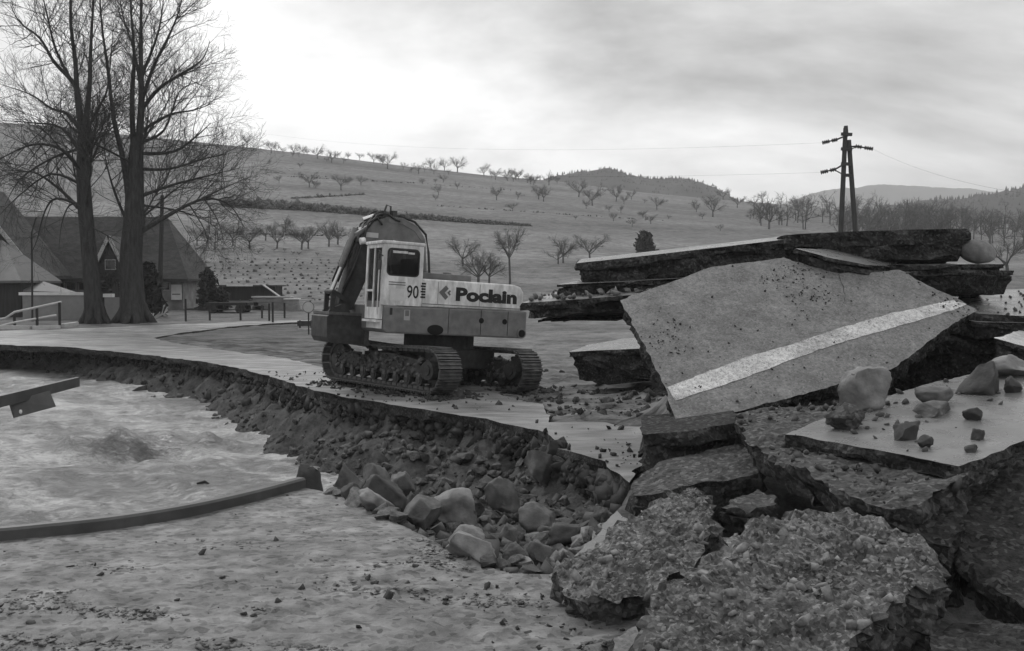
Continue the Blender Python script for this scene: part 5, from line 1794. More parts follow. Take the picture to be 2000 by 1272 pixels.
big_tree('right of the two tall bare trees, thick straight trunk', [(262, 632, 0.66), (258, 570, 0.54), (256, 500, 0.50), (262, 420, 0.45), (264, 340, 0.38), (268, 270, 0.27)],
    [([(270, 300), (276, 200), (275, 110), (276, 10), (280, -120)], 0.26), ([(262, 320), (258, 200), (262, 110), (255, 10), (250, -110)], 0.20),
     ([(256, 420), (242, 320), (222, 230), (210, 130), (198, 40), (190, -90)], 0.22), ([(276, 215), (312, 172), (362, 140), (396, 115), (410, 80)], 0.14),
     ([(276, 200), (300, 130), (330, 70), (350, 20), (360, -30)], 0.14), ([(272, 300), (340, 296), (385, 265), (412, 240)], 0.13), ([(270, 385), (335, 362), (400, 345), (470, 328)], 0.13),
     ([(268, 458), (320, 426), (372, 398), (410, 388), (450, 402), (478, 446)], 0.16), ([(395, 388), (440, 366), (490, 345)], 0.08), ([(400, 390), (425, 430), (440, 480)], 0.06), ([(370, 400), (400, 450), (408, 490)], 0.05),
     ([(246, 430), (222, 370), (206, 310), (203, 270)], 0.11), ([(270, 260), (330, 225), (380, 215), (420, 200)], 0.12), ([(270, 330), (330, 330), (400, 310), (450, 300)], 0.12),
     ([(276, 180), (262, 100), (240, 30), (225, -60)], 0.12), ([(276, 150), (310, 60), (322, -30)], 0.12), ([(270, 280), (320, 255), (350, 180), (385, 160)], 0.11), ([(268, 400), (340, 410), (400, 430), (440, 460)], 0.08)], DT + 0.6, 7)

# orchard trees on the hillside: a few shapes, many individuals
SMALL = dict(dens=(5.0, 6.0), start=(0.25, 0.15), len=(1.5, 0.7), ang=((0.4, 1.1), (0.4, 1.0)), up=(0.1, 0.05), seg=(3, 2), wob=0.2, trop=(0.02, 0.0), rmax=(0.032, 0.018), rmin=0.010)
def orchard_shape(seed, H=5.5, tall=False):
    rng = np.random.default_rng(seed)
    T, C = Tubes(), Tubes()
    th = H * (0.30 if not tall else 0.5)
    P_ = wander(np.array([0, 0, -0.3]), np.array([rng.uniform(-0.1, 0.1), rng.uniform(-0.1, 0.1), 1.0]), th + 0.3, 4, rng, 0.05, np.array([0, 0, 0.05]))
    T.add(P_, np.linspace(0.20, 0.14, 5), 7)
    top = P_[-1]
    n = 7 if not tall else 9
    for k in range(n):
        a = k * 2.399 + rng.uniform(-0.3, 0.3)
        e = rng.uniform(0.35, 1.4) if not tall else rng.uniform(1.0, 2.2)
        d = np.array([math.cos(a), math.sin(a), e])
        Q = wander(top - np.array([0, 0, rng.uniform(0, 0.5)]), d, (H - th) * rng.uniform(0.75, 1.1), 5, rng, 0.14, np.array([0, 0, 0.02]))
        r = np.linspace(0.085, 0.02, 6)
        C.add(Q, r, 4)
        sprout(C, Q, r, 0, rng, SMALL)
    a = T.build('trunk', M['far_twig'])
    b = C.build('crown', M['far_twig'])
    out = a.data, b.data
    bpy.data.objects.remove(a)
    bpy.data.objects.remove(b)
    return out
SHAPES = [orchard_shape(40 + i) for i in range(6)]
TALLS = [orchard_shape(60 + i, 8.0, True) for i in range(2)]
trr = random.Random(4)
def ground_hit_far(u, v):
    d = np.concatenate([np.linspace(30, 120, 1500), np.linspace(120, 420, 2500)])
    p = CAM + ray(u, v)[None, :] * d[:, None]
    g = z_far(p[:, 0], p[:, 1])
    k = np.argmax(p[:, 2] < g)
    if p[k, 2] >= g[k]:
        return None
    return p[k]
def plant(u, vb, hpx, label, group, name='fruit_tree', shapes=None, d=None):
    """bare tree whose foot is at pixel u, vb and which is hpx pixels tall"""
    p = ground_hit_far(u, vb) if d is None else at(u, vb, d)
    if p is None:
        p = at(u, vb, YC - 4)
        p[2] = float(z_far(p[0], p[1]))
    dist = (p - CAM) @ FWD
    S = shapes or SHAPES
    k = trr.randrange(len(S))
    s = hpx / FPX * dist / (5.5 if S is SHAPES else 8.0)
    root = empty(name, (p[0], p[1], p[2]))
    root.rotation_euler = (0, 0, trr.uniform(0, 6.28))
    w = trr.uniform(0.85, 1.15)
    root.scale = (s * w, s * w, s)
    for nm, me in zip(('trunk', 'crown'), S[k]):
        o = bpy.data.objects.new(nm, me)
        COL.objects.link(o)
        o.parent = root
    return tag(root, label, 'tree', group)
SKYL = [(482, 284, 34), (530, 300, 30), (573, 303, 26), (620, 310, 28), (648, 318, 28), (680, 308, 16), (702, 313, 16), (730, 320, 26), (757, 330, 36), (818, 340, 24), (842, 332, 26), (868, 328, 28), (893, 335, 36),
        (945, 345, 26), (968, 352, 26), (990, 352, 22), (1008, 352, 24), (1045, 358, 18), (1072, 362, 28), (590, 298, 18), (660, 306, 14), (600, 303, 14)]
for k in range(22):
    u = trr.uniform(440, 1090)
    SKYL.append((u, float(np.interp(u, CREST_PX[:, 0], CREST_PX[:, 1])) + trr.uniform(2, 12), trr.uniform(10, 24)))
for u, v, h in SKYL:
    plant(u, v, h, 'small bare tree standing on the skyline of the hill', 'trees on the hill crest')
SLOPE = [(604, 366, 34, 'bare fruit tree high on the slope above the terrace line, left one'), (666, 372, 36, 'bare fruit tree on the slope just above the excavator boom'),
         (545, 358, 18, 'faint small tree high on the slope left of the other slope trees'), (705, 362, 20, 'thin small tree on the slope left of the boom top'), (970, 391, 32, 'lone bare fruit tree in the open middle of the slope'),
         (1052, 390, 34, 'bare tree of a close pair below the wooded knoll, left one'), (1062, 394, 34, 'bare tree of a close pair below the wooded knoll, right one'), (1157, 402, 44, 'crooked bare fruit tree below the wooded knoll'),
         (1130, 385, 36, 'bare tree left of the crooked fruit tree'), (1203, 394, 34, 'leaning bare tree right of the crooked fruit tree'), (1233, 390, 20, 'short tree stump like tree under the second knoll'),
         (1283, 410, 30, 'thin bare tree in the slope between the knolls'), (1392, 424, 46, 'broad bare apple tree right of the second knoll'), (1412, 388, 24, 'bare tree with flat crown on the right skyline'),
         (1440, 406, 26, 'bare tree just right of the broad apple tree'), (1502, 448, 60, 'large bare tree left of the wooden pylon'), (1490, 392, 26, 'upright bare tree on the skyline left of the pylon'),
         (1560, 424, 46, 'rounded bare tree close to the pylon'), (825, 360, 14, 'low bush on the slope right of the boom'), (893, 370, 16, 'low wide bush on the slope behind the cab'), (1000, 345, 22, 'bare tree where the skyline meets the knoll')]
for u, v, h, lb in SLOPE:
    plant(u, v, h, lb, 'bare trees scattered over the hillside')
for k in range(34):
    u = trr.uniform(430, 1480)
    if 690 < u < 850:
        continue
    v = float(np.interp(u, CREST_PX[:, 0], CREST_PX[:, 1])) + trr.uniform(16, 70)
    plant(u, v, trr.uniform(9, 22), 'faint little bare tree dotted on the open hillside', 'faint trees dotted over the hillside')
LOWER = [(488, 485, 50), (519, 470, 38), (541, 486, 52), (558, 455, 36), (589, 488, 56), (602, 486, 54), (642, 482, 60), (660, 478, 50), (455, 480, 50), (420, 486, 44), (385, 480, 46),
         (1100, 514, 60), (1152, 510, 60), (1090, 516, 40)]
for i, (u, v, h) in enumerate(LOWER):
    plant(u, v, h, 'bare tree in the orchard row at the foot of the slope' if u < 700 else ('bare spreading tree left of the long thin slab, %s' % ('tallest', 'rightmost', 'leftmost')[i - 11]), 'orchard trees at the foot of the slope')
plant(996, 556, 116, 'tall slender bare tree right behind the engine cover', 'trees behind the excavator', 'bare_tree', TALLS)
plant(935, 560, 84, 'dense bare shrub tree just above the engine cover', 'trees behind the excavator', 'bare_tree')
plant(955, 556, 70, 'smaller bare tree between engine cover shrub and slender tree', 'trees behind the excavator', 'bare_tree')
plant(905, 520, 60, 'bare tree farther up the slope above the cab window', 'trees behind the excavator', 'bare_tree')
plant(1970, 540, 95, 'bare tree at the right border behind the oval boulder', 'trees behind the excavator', 'bare_tree')
M['leaf'] = mat('dark_shrub', 0.035, 0.9, 0.5, 3, 3, 0, 8, 0.15)
def leafy(label, box, name='shrub', n=1500, cone=0.0, seed=1):
    u0, v0, u1, v1 = box
    p = ground_hit_far((u0 + u1) / 2, v1)
    d = (p - CAM) @ FWD
    w, h = (u1 - u0) / FPX * d, (v1 - v0) / FPX * d
    rg = np.random.default_rng(seed)
    z = rg.uniform(0, 1, n)
    prof = (1 - cone) * np.sqrt(np.clip(1 - (2 * z - 0.9) ** 2 / 1.3, 0.02, 1)) + cone * (1.05 - z)
    a = rg.uniform(0, 6.283, n)
    rr_ = prof * rg.uniform(0.25, 1, n) ** 0.5 * (1 + 0.25 * np.sin(a * 3 + z * 9))
    c = np.stack([p[0] + np.cos(a) * rr_ * w / 2, p[1] + np.sin(a) * rr_ * w / 2, p[2] + z * h], -1)
    s = 0.06 * (w + h) * rg.uniform(0.6, 1.4, n)
    V = c[:, None, :] + rg.normal(0, 1, (n, 3, 3)) * s[:, None, None] * 0.6
    root = empty(name, p)
    tag(root, label, 'shrub', 'shrubs by the farmhouse' if v1 > 550 else None)
    off = Matrix.Translation(-Vector(root.location))
    o = tri_mesh('foliage', V.reshape(-1, 3), np.arange(n * 3).reshape(-1, 3), M['leaf'], root)
    o.matrix_parent_inverse = off
    for k in range(3):
        o = MB().tube([(0, 0, -0.1), (0.12 * (k - 1) * w, 0.05, h * 0.4), (0.25 * (k - 1) * w, 0.0, h * 0.8)], [0.05, 0.03, 0.01], 6).build('stem', M['timber0'], root)
M['timber0'] = M['bark']
leafy('compact dark bush just above the long thin slab', (1240, 455, 1278, 502), 'bush', 1200, 0.3, 3)
leafy('dark upright shrub at the farmhouse corner', (388, 530, 424, 606), 'shrub', 1500, 0.5, 4)
leafy('low rounded shrub right of the upright farmhouse shrub', (412, 565, 448, 606), 'shrub', 1200, 0.1, 5)
leafy('tall dark conical shrub right behind the thick tree trunk', (268, 520, 316, 618), 'shrub', 1800, 0.6, 6)
leafy('dark shrub behind the leaning tree by the wall', (190, 540, 232, 606), 'shrub', 1400, 0.2, 7)

# dark hedge along the terrace
rngh = np.random.default_rng(17)
HP = []
for u, v in [(440, 402), (560, 408), (700, 418), (820, 428), (930, 436), (1036, 442)]:
    HP.append(ground_hit_far(u, v))
HP = np.array(HP)
tt = rngh.uniform(0, len(HP) - 1.001, 2600)
ii = tt.astype(int)
pp = HP[ii] * (1 - (tt - ii))[:, None] + HP[ii + 1] * (tt - ii)[:, None]
thick = np.interp(tt, [0, 1.5, 3, 5], [0.9, 0.85, 0.6, 0.3])
pp = pp + rngh.normal(0, 1, pp.shape) * np.stack([0.6 * thick, 0.9 * thick, 0 * thick], -1)
pp[:, 2] = z_far(pp[:, 0], pp[:, 1]) + rngh.uniform(0, 1, len(pp)) ** 2 * 1.0 * thick
M['hedge'] = mat('hedge', 0.075, 0.95, 0.4, 1.0, 4, 0, 8, 0.1)
tag(stones('hedge', pp, rngh.uniform(0.3, 0.9, len(pp)) * thick, rngh, M['hedge'], None, 0, 0.9, kind=None), 'long dark hedge following the terrace line across the hillside', 'hedge')
pp = np.array([ground_hit_far(u, v) for u, v in np.stack([np.linspace(570, 712, 160), np.linspace(388, 380, 160)], -1)])
pp = pp + rngh.normal(0, 0.35, pp.shape) * [1, 1, 0]
tag(stones('hedge', pp, rngh.uniform(0.2, 0.6, len(pp)), rngh, M['hedge'], None, 0, 0.8, kind=None), 'thin broken hedge line above the long hedge', 'hedge')
for k, (ua, va, ub, vb_) in enumerate([(430, 330, 1000, 372), (560, 345, 800, 358), (850, 402, 1300, 432), (400, 455, 690, 462)]):
    pp = np.array([ground_hit_far(u, v) for u, v in np.stack([np.linspace(ua, ub, 220), np.linspace(va, vb_, 220)], -1)])
    pp = pp + rngh.normal(0, 0.4, pp.shape) * [1, 1, 0]
    pp = pp[rngh.uniform(0, 1, len(pp)) < 0.6]
    tag(stones('grass_bank', pp, rngh.uniform(0.1, 0.35, len(pp)), rngh, M['hedge'], None, 0, 0.7, kind='stuff'), ('faint uppermost terrace line of tufts below the crest', 'short terrace line of tufts on the upper left slope', 'faint terrace line of tufts across the right slope', 'terrace line of tufts above the orchard row')[k], 'tufts')
# rows of low vines / crop at the foot of the slope
q = []
for row in range(13):
    y_ = 67 + row * 1.9
    x_ = np.arange(-36, -9, 0.62) + rngh.uniform(-0.2, 0.2)
    x_ = x_ + rngh.normal(0, 0.10, len(x_))
    q.append(np.stack([x_ * (y_ / 75), y_ + 0.10 * x_ + rngh.normal(0, 0.12, len(x_))], -1))
q = np.vstack(q)
q = q[rngh.uniform(0, 1, len(q)) < 0.8]
q3 = np.stack([q[:, 0], q[:, 1], z_far(q[:, 0], q[:, 1]) + 0.04], -1)
M['crop'] = mat('crop', 0.08, 0.95, 0.4, 1.0, 4, 0, 8, 0.1)
stones('crop_rows', q3, rngh.uniform(0.10, 0.26, len(q3)), rngh, M['crop'], None, 0, 0.8, label='rows of low dark crop plants at the foot of the hill', cat='crops')
# bushes in a row (dark dots) above the crop
for k, (u, v) in enumerate([(338, 488), (372, 488), (398, 490), (420, 492), (438, 491), (505, 496), (512, 491), (535, 492), (556, 492), (572, 498), (584, 499), (620, 500)]):
    plant(u, v, 9, 'tiny dark bush in the dotted row above the crop field', 'dotted bush row', 'bush')

# far wooded hills
def ridge(name, px_pts, dist, depth, material, base_v=560, rough=0.0, seed=1):
    u = np.array([p[0] for p in px_pts], float)
    v = np.array([p[1] for p in px_pts], float)
    x = (u - 1000) / FPX * dist
    z = np.array([at(1000, b, dist)[2] for b in v])
    xs_ = np.linspace(x[0], x[-1], 160)
    ys_ = np.linspace(-1, 1, 25)
    X, Y = np.meshgrid(xs_, ys_)
    H = np.interp(X, x, z)
    b0 = np.minimum(z[0], z[-1]) - dist * 0.03
    Z = b0 + (H - b0) * (1 - Y ** 2)
    P_ = np.stack([X, Y, 0 * X], -1)
    Z = Z + fbm(np.stack([X, Y * depth, 0 * X], -1) / (dist * 0.02), seed, 4) * rough * (1 - Y ** 2)
    V = np.stack([X, dist + Y * depth, Z], -1).reshape(-1, 3)
    idx = np.arange(X.size).reshape(X.shape)
    F = np.stack([idx[:-1, :-1], idx[:-1, 1:], idx[1:, 1:], idx[1:, :-1]], -1).reshape(-1, 4)
    o = tri_mesh(name, V, F, material, None, True)
    tag(o, kind='structure')
    return V
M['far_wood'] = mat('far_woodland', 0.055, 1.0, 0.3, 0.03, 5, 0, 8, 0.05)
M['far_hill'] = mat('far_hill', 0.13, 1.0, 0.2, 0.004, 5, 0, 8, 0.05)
def conifers(name, V, n, h, rng, material, label):
    i = rng.integers(0, len(V), n)
    p = V[i] + rng.normal(0, 1, (n, 3)) * [h * 0.8, h * 0.8, 0]
    k = 6
    a = np.arange(k) * 2 * math.pi / k
    ring = np.stack([np.cos(a), np.sin(a), 0 * a], -1)
    hh = h * rng.uniform(0.6, 1.3, n)
    rr_ = hh * rng.uniform(0.22, 0.38, n)
    R0 = p[:, None, :] + ring[None] * rr_[:, None, None] + np.array([0, 0, -0.2]) * h
    tip = p + np.stack([0 * hh, 0 * hh, hh], -1)
    Vv = np.concatenate([R0, tip[:, None, :]], 1).reshape(-1, 3)
    f = np.array([[j, (j + 1) % k, k] for j in range(k)])
    F = (f[None] + (np.arange(n) * (k + 1))[:, None, None]).reshape(-1, 3)
    o = tri_mesh(name, Vv, F, material)
    return tag(o, label, 'wood', None, 'stuff')
V1 = ridge('wooded_knoll', [(1000, 400), (1060, 358), (1100, 346), (1130, 338), (1190, 334), (1215, 344), (1260, 353), (1285, 356), (1310, 352), (1335, 357), (1395, 382), (1440, 410)], 620, 90, M['far_wood'], rough=2.0)
conifers('conifer_wood', V1[V1[:, 1] < 660], 2200, 1.5, rngh, M['far_wood'], 'dark conifer wood covering the two knolls on the skyline')
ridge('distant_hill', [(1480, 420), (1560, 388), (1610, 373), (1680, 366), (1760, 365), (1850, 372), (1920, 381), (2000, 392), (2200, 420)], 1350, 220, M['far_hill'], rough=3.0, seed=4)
V3 = ridge('wooded_hill', [(1600, 430), (1760, 404), (1840, 393), (1920, 386), (1965, 377), (2000, 368), (2100, 345), (2300, 330), (2700, 360)], 520, 80, M['far_wood'], rough=2.0, seed=6)
conifers('conifer_wood', V3[V3[:, 1] < 560], 2400, 2.2, rngh, M['far_wood'], 'dark wooded hillside at the right border')
# bare woodland band, right: reads as one mass
wl_ = []
wt = Tubes()
for k in range(330):
    u = rngh.uniform(1470, 2060)
    v = rngh.uniform(404, 482)
    if u < 1640 and v > 450:
        continue
    if u < 1640 and rngh.uniform() < 0.55:
        continue
    p = ground_hit_far(u, v)
    if p is None:
        continue
    h = rngh.uniform(3.0, 6.0)
    pts = wander(p, np.array([0, 0, 1.0]), h * 0.5, 2, rngh, 0.06, np.array([0, 0, 0.0]))
    wt.add(pts, [0.11, 0.09, 0.06], 4)
    for j in range(8):
        d = np.array([rngh.normal(), rngh.normal(), rngh.uniform(0.4, 2.0)])
        Q = wander(pts[rngh.integers(1, 3)], d, h * rngh.uniform(0.3, 0.55), 3, rngh, 0.2, np.array([0, 0, 0.02]))
        wt.add(Q, [0.07, 0.05, 0.04, 0.025], 3)
        for m_ in range(12):
            Q2 = wander(Q[rngh.integers(1, 4)], d / 2 + rngh.normal(0, 0.8, 3), h * 0.17, 2, rngh, 0.25, np.array([0, 0, 0.02]))
            wt.add(Q2, [0.022, 0.018, 0.012], 3)
o = wt.build('bare_woodland', M['far_twig'])
tag(o, 'grey mass of bare woodland on the slope at the right', 'wood', None, 'stuff')

# ------------------------------------------------------------------ farm buildings
M['roof'] = mat('old_roof_tiles', 0.05, 0.85, 0.35, 2.5, 9, 0.05, 6, 0.2, blotch=0.18, blotch_scale=0.5, stretch=(1, 1, 2.5))
M['roof_light'] = mat('pale_roof_sheet', 0.11, 0.7, 0.12, 2.5, 6, 0.01, 12, 0.2)
M['timber'] = mat('dark_timber', 0.035, 0.9, 0.3, 2, 5, 0.01, 12, 0.1, stretch=(6, 6, 0.5))
M['plaster'] = mat('dirty_plaster', 0.20, 0.9, 0.2, 2, 5, 0.005, 20, 0.1, blotch=0.15, blotch_scale=1)
M['trim'] = mat('pale_trim', 0.34, 0.8, 0.15, 3, 4)
M['pane'] = mat('dark_window_pane', 0.02, 0.15, 0.1, 3, 2, 0, 8, 0.5)
M['concrete'] = mat('concrete_wall', 0.20, 0.85, 0.12, 2, 6, 0.004, 30, 0.2, blotch=0.12, blotch_scale=0.8)
M['whitewash'] = mat('whitewashed_cap', 0.6, 0.8, 0.1, 3, 4)
def bx(x0, x1, y0, y1, z0, z1):
    return MB().box((x0, y0, z0), (x1, y1, z1))
def X(u, d):
    return (u - 1000) / FPX * d
def Z(v, d):
    return at(1000, v, d)[2]
def plate(mb, pts, t=0.12):
    """thick roof plane from 3-4 corner points, thickness downwards"""
    p = [Vector(a) for a in pts]
    n = len(p)
    v = p + [a - Vector((0, 0, t)) for a in p]
    return mb.add(v, [tuple(range(n)), tuple(range(2 * n - 1, n - 1, -1))] + [(i, n + i, n + (i + 1) % n, (i + 1) % n) for i in range(n)])
FD = 58.0
g0 = float(z_far(X(230, FD), FD)) - 0.1
fh = empty('farmhouse', (X(230, FD), FD + 4, g0))
tag(fh, 'long farmhouse with big tiled roof and pointed dormer behind the tall trees', 'house')
fo = Matrix.Translation(-Vector(fh.location))
def fpart(mb, nm, m, parent=fh, off=None):
    o = mb.build(nm, m, parent)
    if parent is fh:
        o.matrix_parent_inverse = fo
    return o
xa, xb = X(-10, FD), X(352, FD)
ez = Z(541, FD)
rz = Z(424, FD + 2.9)
wall = fpart(bx(xa, xb, FD + 0.5, FD + 5.2, g0, ez + 0.1), 'wall', M['plaster'])
rf = MB()
xl, xr_ = xa - 0.5, xb + 0.5
ya, yb, ym = FD - 0.1, FD + 5.9, FD + 2.9
plate(rf, [(xl, ya, ez), (xr_, ya, ez - 0.12), (xr_ - 2.2, ym, rz), (xl, ym, rz)])
plate(rf, [(xr_ - 2.2, ym, rz), (xr_, ya, ez - 0.12), (xr_, yb, ez - 0.12)])
plate(rf, [(xl, ym, rz), (xr_ - 2.2, ym, rz), (xr_, yb, ez - 0.12), (xl, yb, ez)])
roof_ = fpart(rf, 'roof', M['roof'])
eav = fpart(bx(xl, xr_, ya - 0.06, ya - 0.002, ez - 0.30, ez - 0.13), 'eave_board', M['timber'])
# dormer: gable facing the road
du, dd = 214, FD - 0.35
dx = X(du, dd)
dw = X(243, dd) - X(185, dd)
za, zb = Z(522, dd), Z(462, dd)
dm = MB().prism([(dx - dw * 0.42, za - 0.4), (dx + dw * 0.42, za - 0.4), (dx + dw * 0.42, za + 0.1), (dx, zb - 0.15), (dx - dw * 0.42, za + 0.1)], dd + 0.25, dd + 3.5)
dorm = fpart(dm, 'dormer', M['timber'])
dr = MB()
for s in (-1, 1):
    plate(dr, [(dx, dd, zb + 0.05), (dx + s * dw * 0.58, dd, za - 0.25), (dx + s * dw * 0.58, dd + 3.6, za - 0.25), (dx, dd + 3.6, zb + 0.05)], 0.10)
drf = dr.build('dormer_roof', M['roof_light'], dorm)
bb = MB()
for s in (-1, 1):
    bb.bar((dx, dd - 0.03, zb), (dx + s * dw * 0.58, dd - 0.03, za - 0.32), 0.05, 0.2)
bb.build('barge_board', M['trim'], dorm)
wn_ = MB().box((dx - 0.32, dd + 0.2, za - 0.15), (dx + 0.32, dd + 0.248, za + 0.45))
wn_.build('window_frame', M['trim'], dorm)
bx(dx - 0.27, dx + 0.27, dd + 0.185, dd + 0.199, za - 0.1, za + 0.4).build('pane', M['pane'], dorm)
for u in (110, 133, 157, 205, 300, 318):
    w = fpart(bx(X(u, FD) - 0.3, X(u, FD) + 0.3, FD + 0.44, FD + 0.498, Z(568, FD), Z(551, FD)), 'window', M['trim'])
    bx(X(u, FD) - 0.24, X(u, FD) + 0.24, FD + 0.425, FD + 0.438, Z(567, FD) + 0.03, Z(552, FD) - 0.03).build('pane', M['pane'], w)
dr_ = fpart(bx(X(330, FD), X(350, FD), FD + 0.40, FD + 0.46, Z(586, FD), Z(556, FD)), 'door', M['whitewash'])
bx(X(332, FD), X(348, FD), FD + 0.385, FD + 0.398, Z(576, FD), Z(574, FD)).build('door_rail', M['print_grey'], dr_)
# barn at the far left, gable towards the camera
BD = 54.0
bn = empty('barn', (X(-60, BD), BD + 4, float(z_far(X(-60, BD), BD))))
tag(bn, 'dark timber barn with steep gable cut by the left border', 'barn')
bo = Matrix.Translation(-Vector(bn.location))
ax, az_ = X(-62, BD), Z(362, BD)
rx, rz_ = X(78, BD), Z(538, BD)
lx = ax - (rx - ax)
gbn = float(z_far(X(0, BD), BD)) - 0.2
m1 = MB().prism([(lx + 0.5, gbn), (rx - 0.5, gbn), (rx - 0.5, rz_ + 0.5), (ax, az_ - 0.25), (lx + 0.5, rz_ + 0.5)], BD + 0.6, BD + 3.6)
o = m1.build('wall', M['timber'], bn)
o.matrix_parent_inverse = bo
m1 = MB()
for sx in (rx, lx):
    plate(m1, [(ax, BD, az_), (sx, BD, rz_), (sx, BD + 4.0, rz_), (ax, BD + 4.0, az_)], 0.18)
o = m1.build('roof', M['roof'], bn)
o.matrix_parent_inverse = bo
m1 = MB()
for sx in (rx, lx):
    m1.bar((ax, BD - 0.04, az_ - 0.12), (sx, BD - 0.04, rz_ - 0.12), 0.06, 0.22)
o = m1.build('barge_board', M['trim'], bn)
o.matrix_parent_inverse = bo
# shed and lean-to in front
SD = 50.0
gsd = float(z_far(X(0, SD), SD)) - 0.2
sh = empty('shed', (X(0, SD), SD + 2, gsd))
tag(sh, 'low shed with dark open front and pale sheet roof at the left border', 'shed')
so_ = Matrix.Translation(-Vector(sh.location))
def spart(mb, nm, m, parent=sh):
    o = mb.build(nm, m, parent)
    if parent is sh:
        o.matrix_parent_inverse = so_
    return o
spart(bx(X(-120, SD), X(35, SD), SD + 0.3, SD + 4, gsd, Z(551, SD)), 'wall', M['timber'])
m1 = MB()
plate(m1, [(X(-130, SD), SD, Z(550, SD)), (X(42, SD), SD, Z(548, SD)), (X(8, SD + 3.5), SD + 3.5, Z(470, SD + 3.5)), (X(-130, SD), SD + 3.5, Z(468, SD + 3.5))], 0.12)
plate(m1, [(X(42, SD), SD, Z(548, SD)), (X(42, SD), SD + 4.5, Z(548, SD)), (X(8, SD + 3.5), SD + 3.5, Z(470, SD + 3.5))], 0.12)
spart(m1, 'roof', M['roof_light'])
m1 = MB()
plate(m1, [(X(38, SD), SD + 0.4, Z(568, SD)), (X(146, SD), SD + 0.4, Z(572, SD)), (X(66, SD + 3), SD + 3, Z(543, SD + 3)), (X(40, SD + 3), SD + 3, Z(541, SD + 3))], 0.1)
spart(m1, 'lean_to_roof', M['roof_light'])
for u in (50, 100, 140):
    spart(MB().bar((X(u, SD), SD + 0.6, gsd), (X(u, SD), SD + 0.6, Z(572, SD)), 0.12, 0.12), 'post', M['timber'])
# low concrete wall with pale cap
WD = 48.5
gw = float(z_far(X(120, WD), WD)) - 0.2
lw_ = empty('garden_wall', (X(120, WD), WD, gw))
tag(lw_, 'low grey concrete wall with whitewashed cap in front of the farm', 'wall')
lo = Matrix.Translation(-Vector(lw_.location))
for nm, mb, m in (('wall_panel', bx(X(44, WD), X(170, WD), WD, WD + 0.22, gw, Z(577, WD)), M['concrete']), ('cap', bx(X(38, WD), X(172, WD), WD - 0.06, WD + 0.28, Z(577, WD) + 0.002, Z(571, WD)), M['whitewash']),
                  ('wall_panel', bx(X(196, WD), X(247, WD), WD + 0.5, WD + 0.72, gw, Z(581, WD)), M['concrete']), ('cap', bx(X(194, WD), X(212, WD), WD + 0.44, WD + 0.78, Z(581, WD) + 0.002, Z(574, WD)), M['whitewash'])):
    o = mb.build(nm, m, lw_)
    o.matrix_parent_inverse = lo
# white pipe railing
RD = 42.0
grd = float(z_far(X(60, RD), RD))
rl = empty('pipe_railing', (X(60, RD), RD, grd))
tag(rl, 'bent white pipe railing beside the road at the left border', 'railing')
ro_ = Matrix.Translation(-Vector(rl.location))
def rpart(mb, nm, m):
    o = mb.build(nm, m, rl)
    o.matrix_parent_inverse = ro_
M['rail_paint'] = mat('grey_white_paint', 0.36, 0.6, 0.15, 4, 4)
rpart(MB().tube([at(-60, 636, RD + 1), at(10, 622, RD), at(28, 610, RD), at(120, 590, RD + 1)], 0.05, 8), 'top_rail', M['rail_paint'])
rpart(MB().tube([at(-60, 652, RD), at(30, 630, RD), at(110, 616, RD + 1)], 0.05, 8), 'bottom_rail', M['rail_paint'])
for u, v in ((28, 610), (72, 600), (116, 591)):
    p = at(u, v, RD + 0.5)
    rpart(MB().tube([(p[0], p[1], float(z_far(p[0], p[1])) - 0.2), (p[0], p[1], p[2])], 0.06, 8), 'post', M['timber'])
kb = empty('kerb', (X(80, 43), 43, 0.3))
tag(kb, 'pale broken kerb stones along the verge below the white railing', 'kerb')
for k, (u0, v0, u1, v1) in enumerate([(0, 643, 60, 644), (64, 644, 118, 643), (122, 640, 150, 636), (156, 632, 200, 630)]):
    a, b = on_far(u0, v0), on_far(u1, v1)
    o = MB().bar((a[0], a[1], a[2] + 0.06), (b[0], b[1], b[2] + 0.06), 0.18, 0.2).build('kerb_stone', M['rail_paint'], kb)
    o.matrix_parent_inverse = Matrix.Translation(-Vector(kb.location))
# post box / dark post with sign beside the railing
p = on_far(125, 618)
pb = empty('sign_post', p)
tag(pb, 'dark post with a box at the end of the white railing', 'post')
po = Matrix.Translation(-Vector(pb.location))
for nm, mb, m in (('post', MB().tube([(p[0], p[1], p[2] - 0.2), (p[0], p[1], p[2] + 1.3)], 0.05, 8), M['timber']), ('box', bx(p[0] - 0.12, p[0] + 0.2, p[1] - 0.15, p[1] + 0.1, p[2] + 0.35, p[2] + 0.95), M['timber']),
                  ('cap', bx(p[0] - 0.2, p[0] + 0.2, p[1] - 0.15, p[1] + 0.15, p[2] + 1.2, p[2] + 1.34), M['trim'])):
    o = mb.build(nm, m, pb)
    o.matrix_parent_inverse = po
p = on_far(228, 622)
tag(MB().tube([p - np.array([0, 0, 0.2]), p + np.array([0, 0, 1.7])], 0.13, 8).build('fence_post', M['timber']), 'dark thick post between the two tall trees', 'post')
# globe street lamp
p = at(62, 560, 47)
p[2] = float(z_far(p[0], p[1]))
sl = empty('street_lamp', p)
tag(sl, 'street lamp with a white globe left of the leaning tree', 'lamp')
so2 = Matrix.Translation(-Vector(sl.location))
gl = at(78, 417, 47)
o = MB().tube([p, (p[0] + 0.05, p[1], gl[2] - 0.9), (gl[0] - 0.18, gl[1], gl[2] - 0.2), (gl[0], gl[1], gl[2] - 0.1)], [0.05, 0.035, 0.03, 0.03], 8).build('post', M['timber'], sl)
o.matrix_parent_inverse = so2
v = ICO[2][0] * 0.15 + gl
o = tri_mesh('globe', v, ICO[2][1], M['whitewash'], sl, True)
o.matrix_parent_inverse = so2
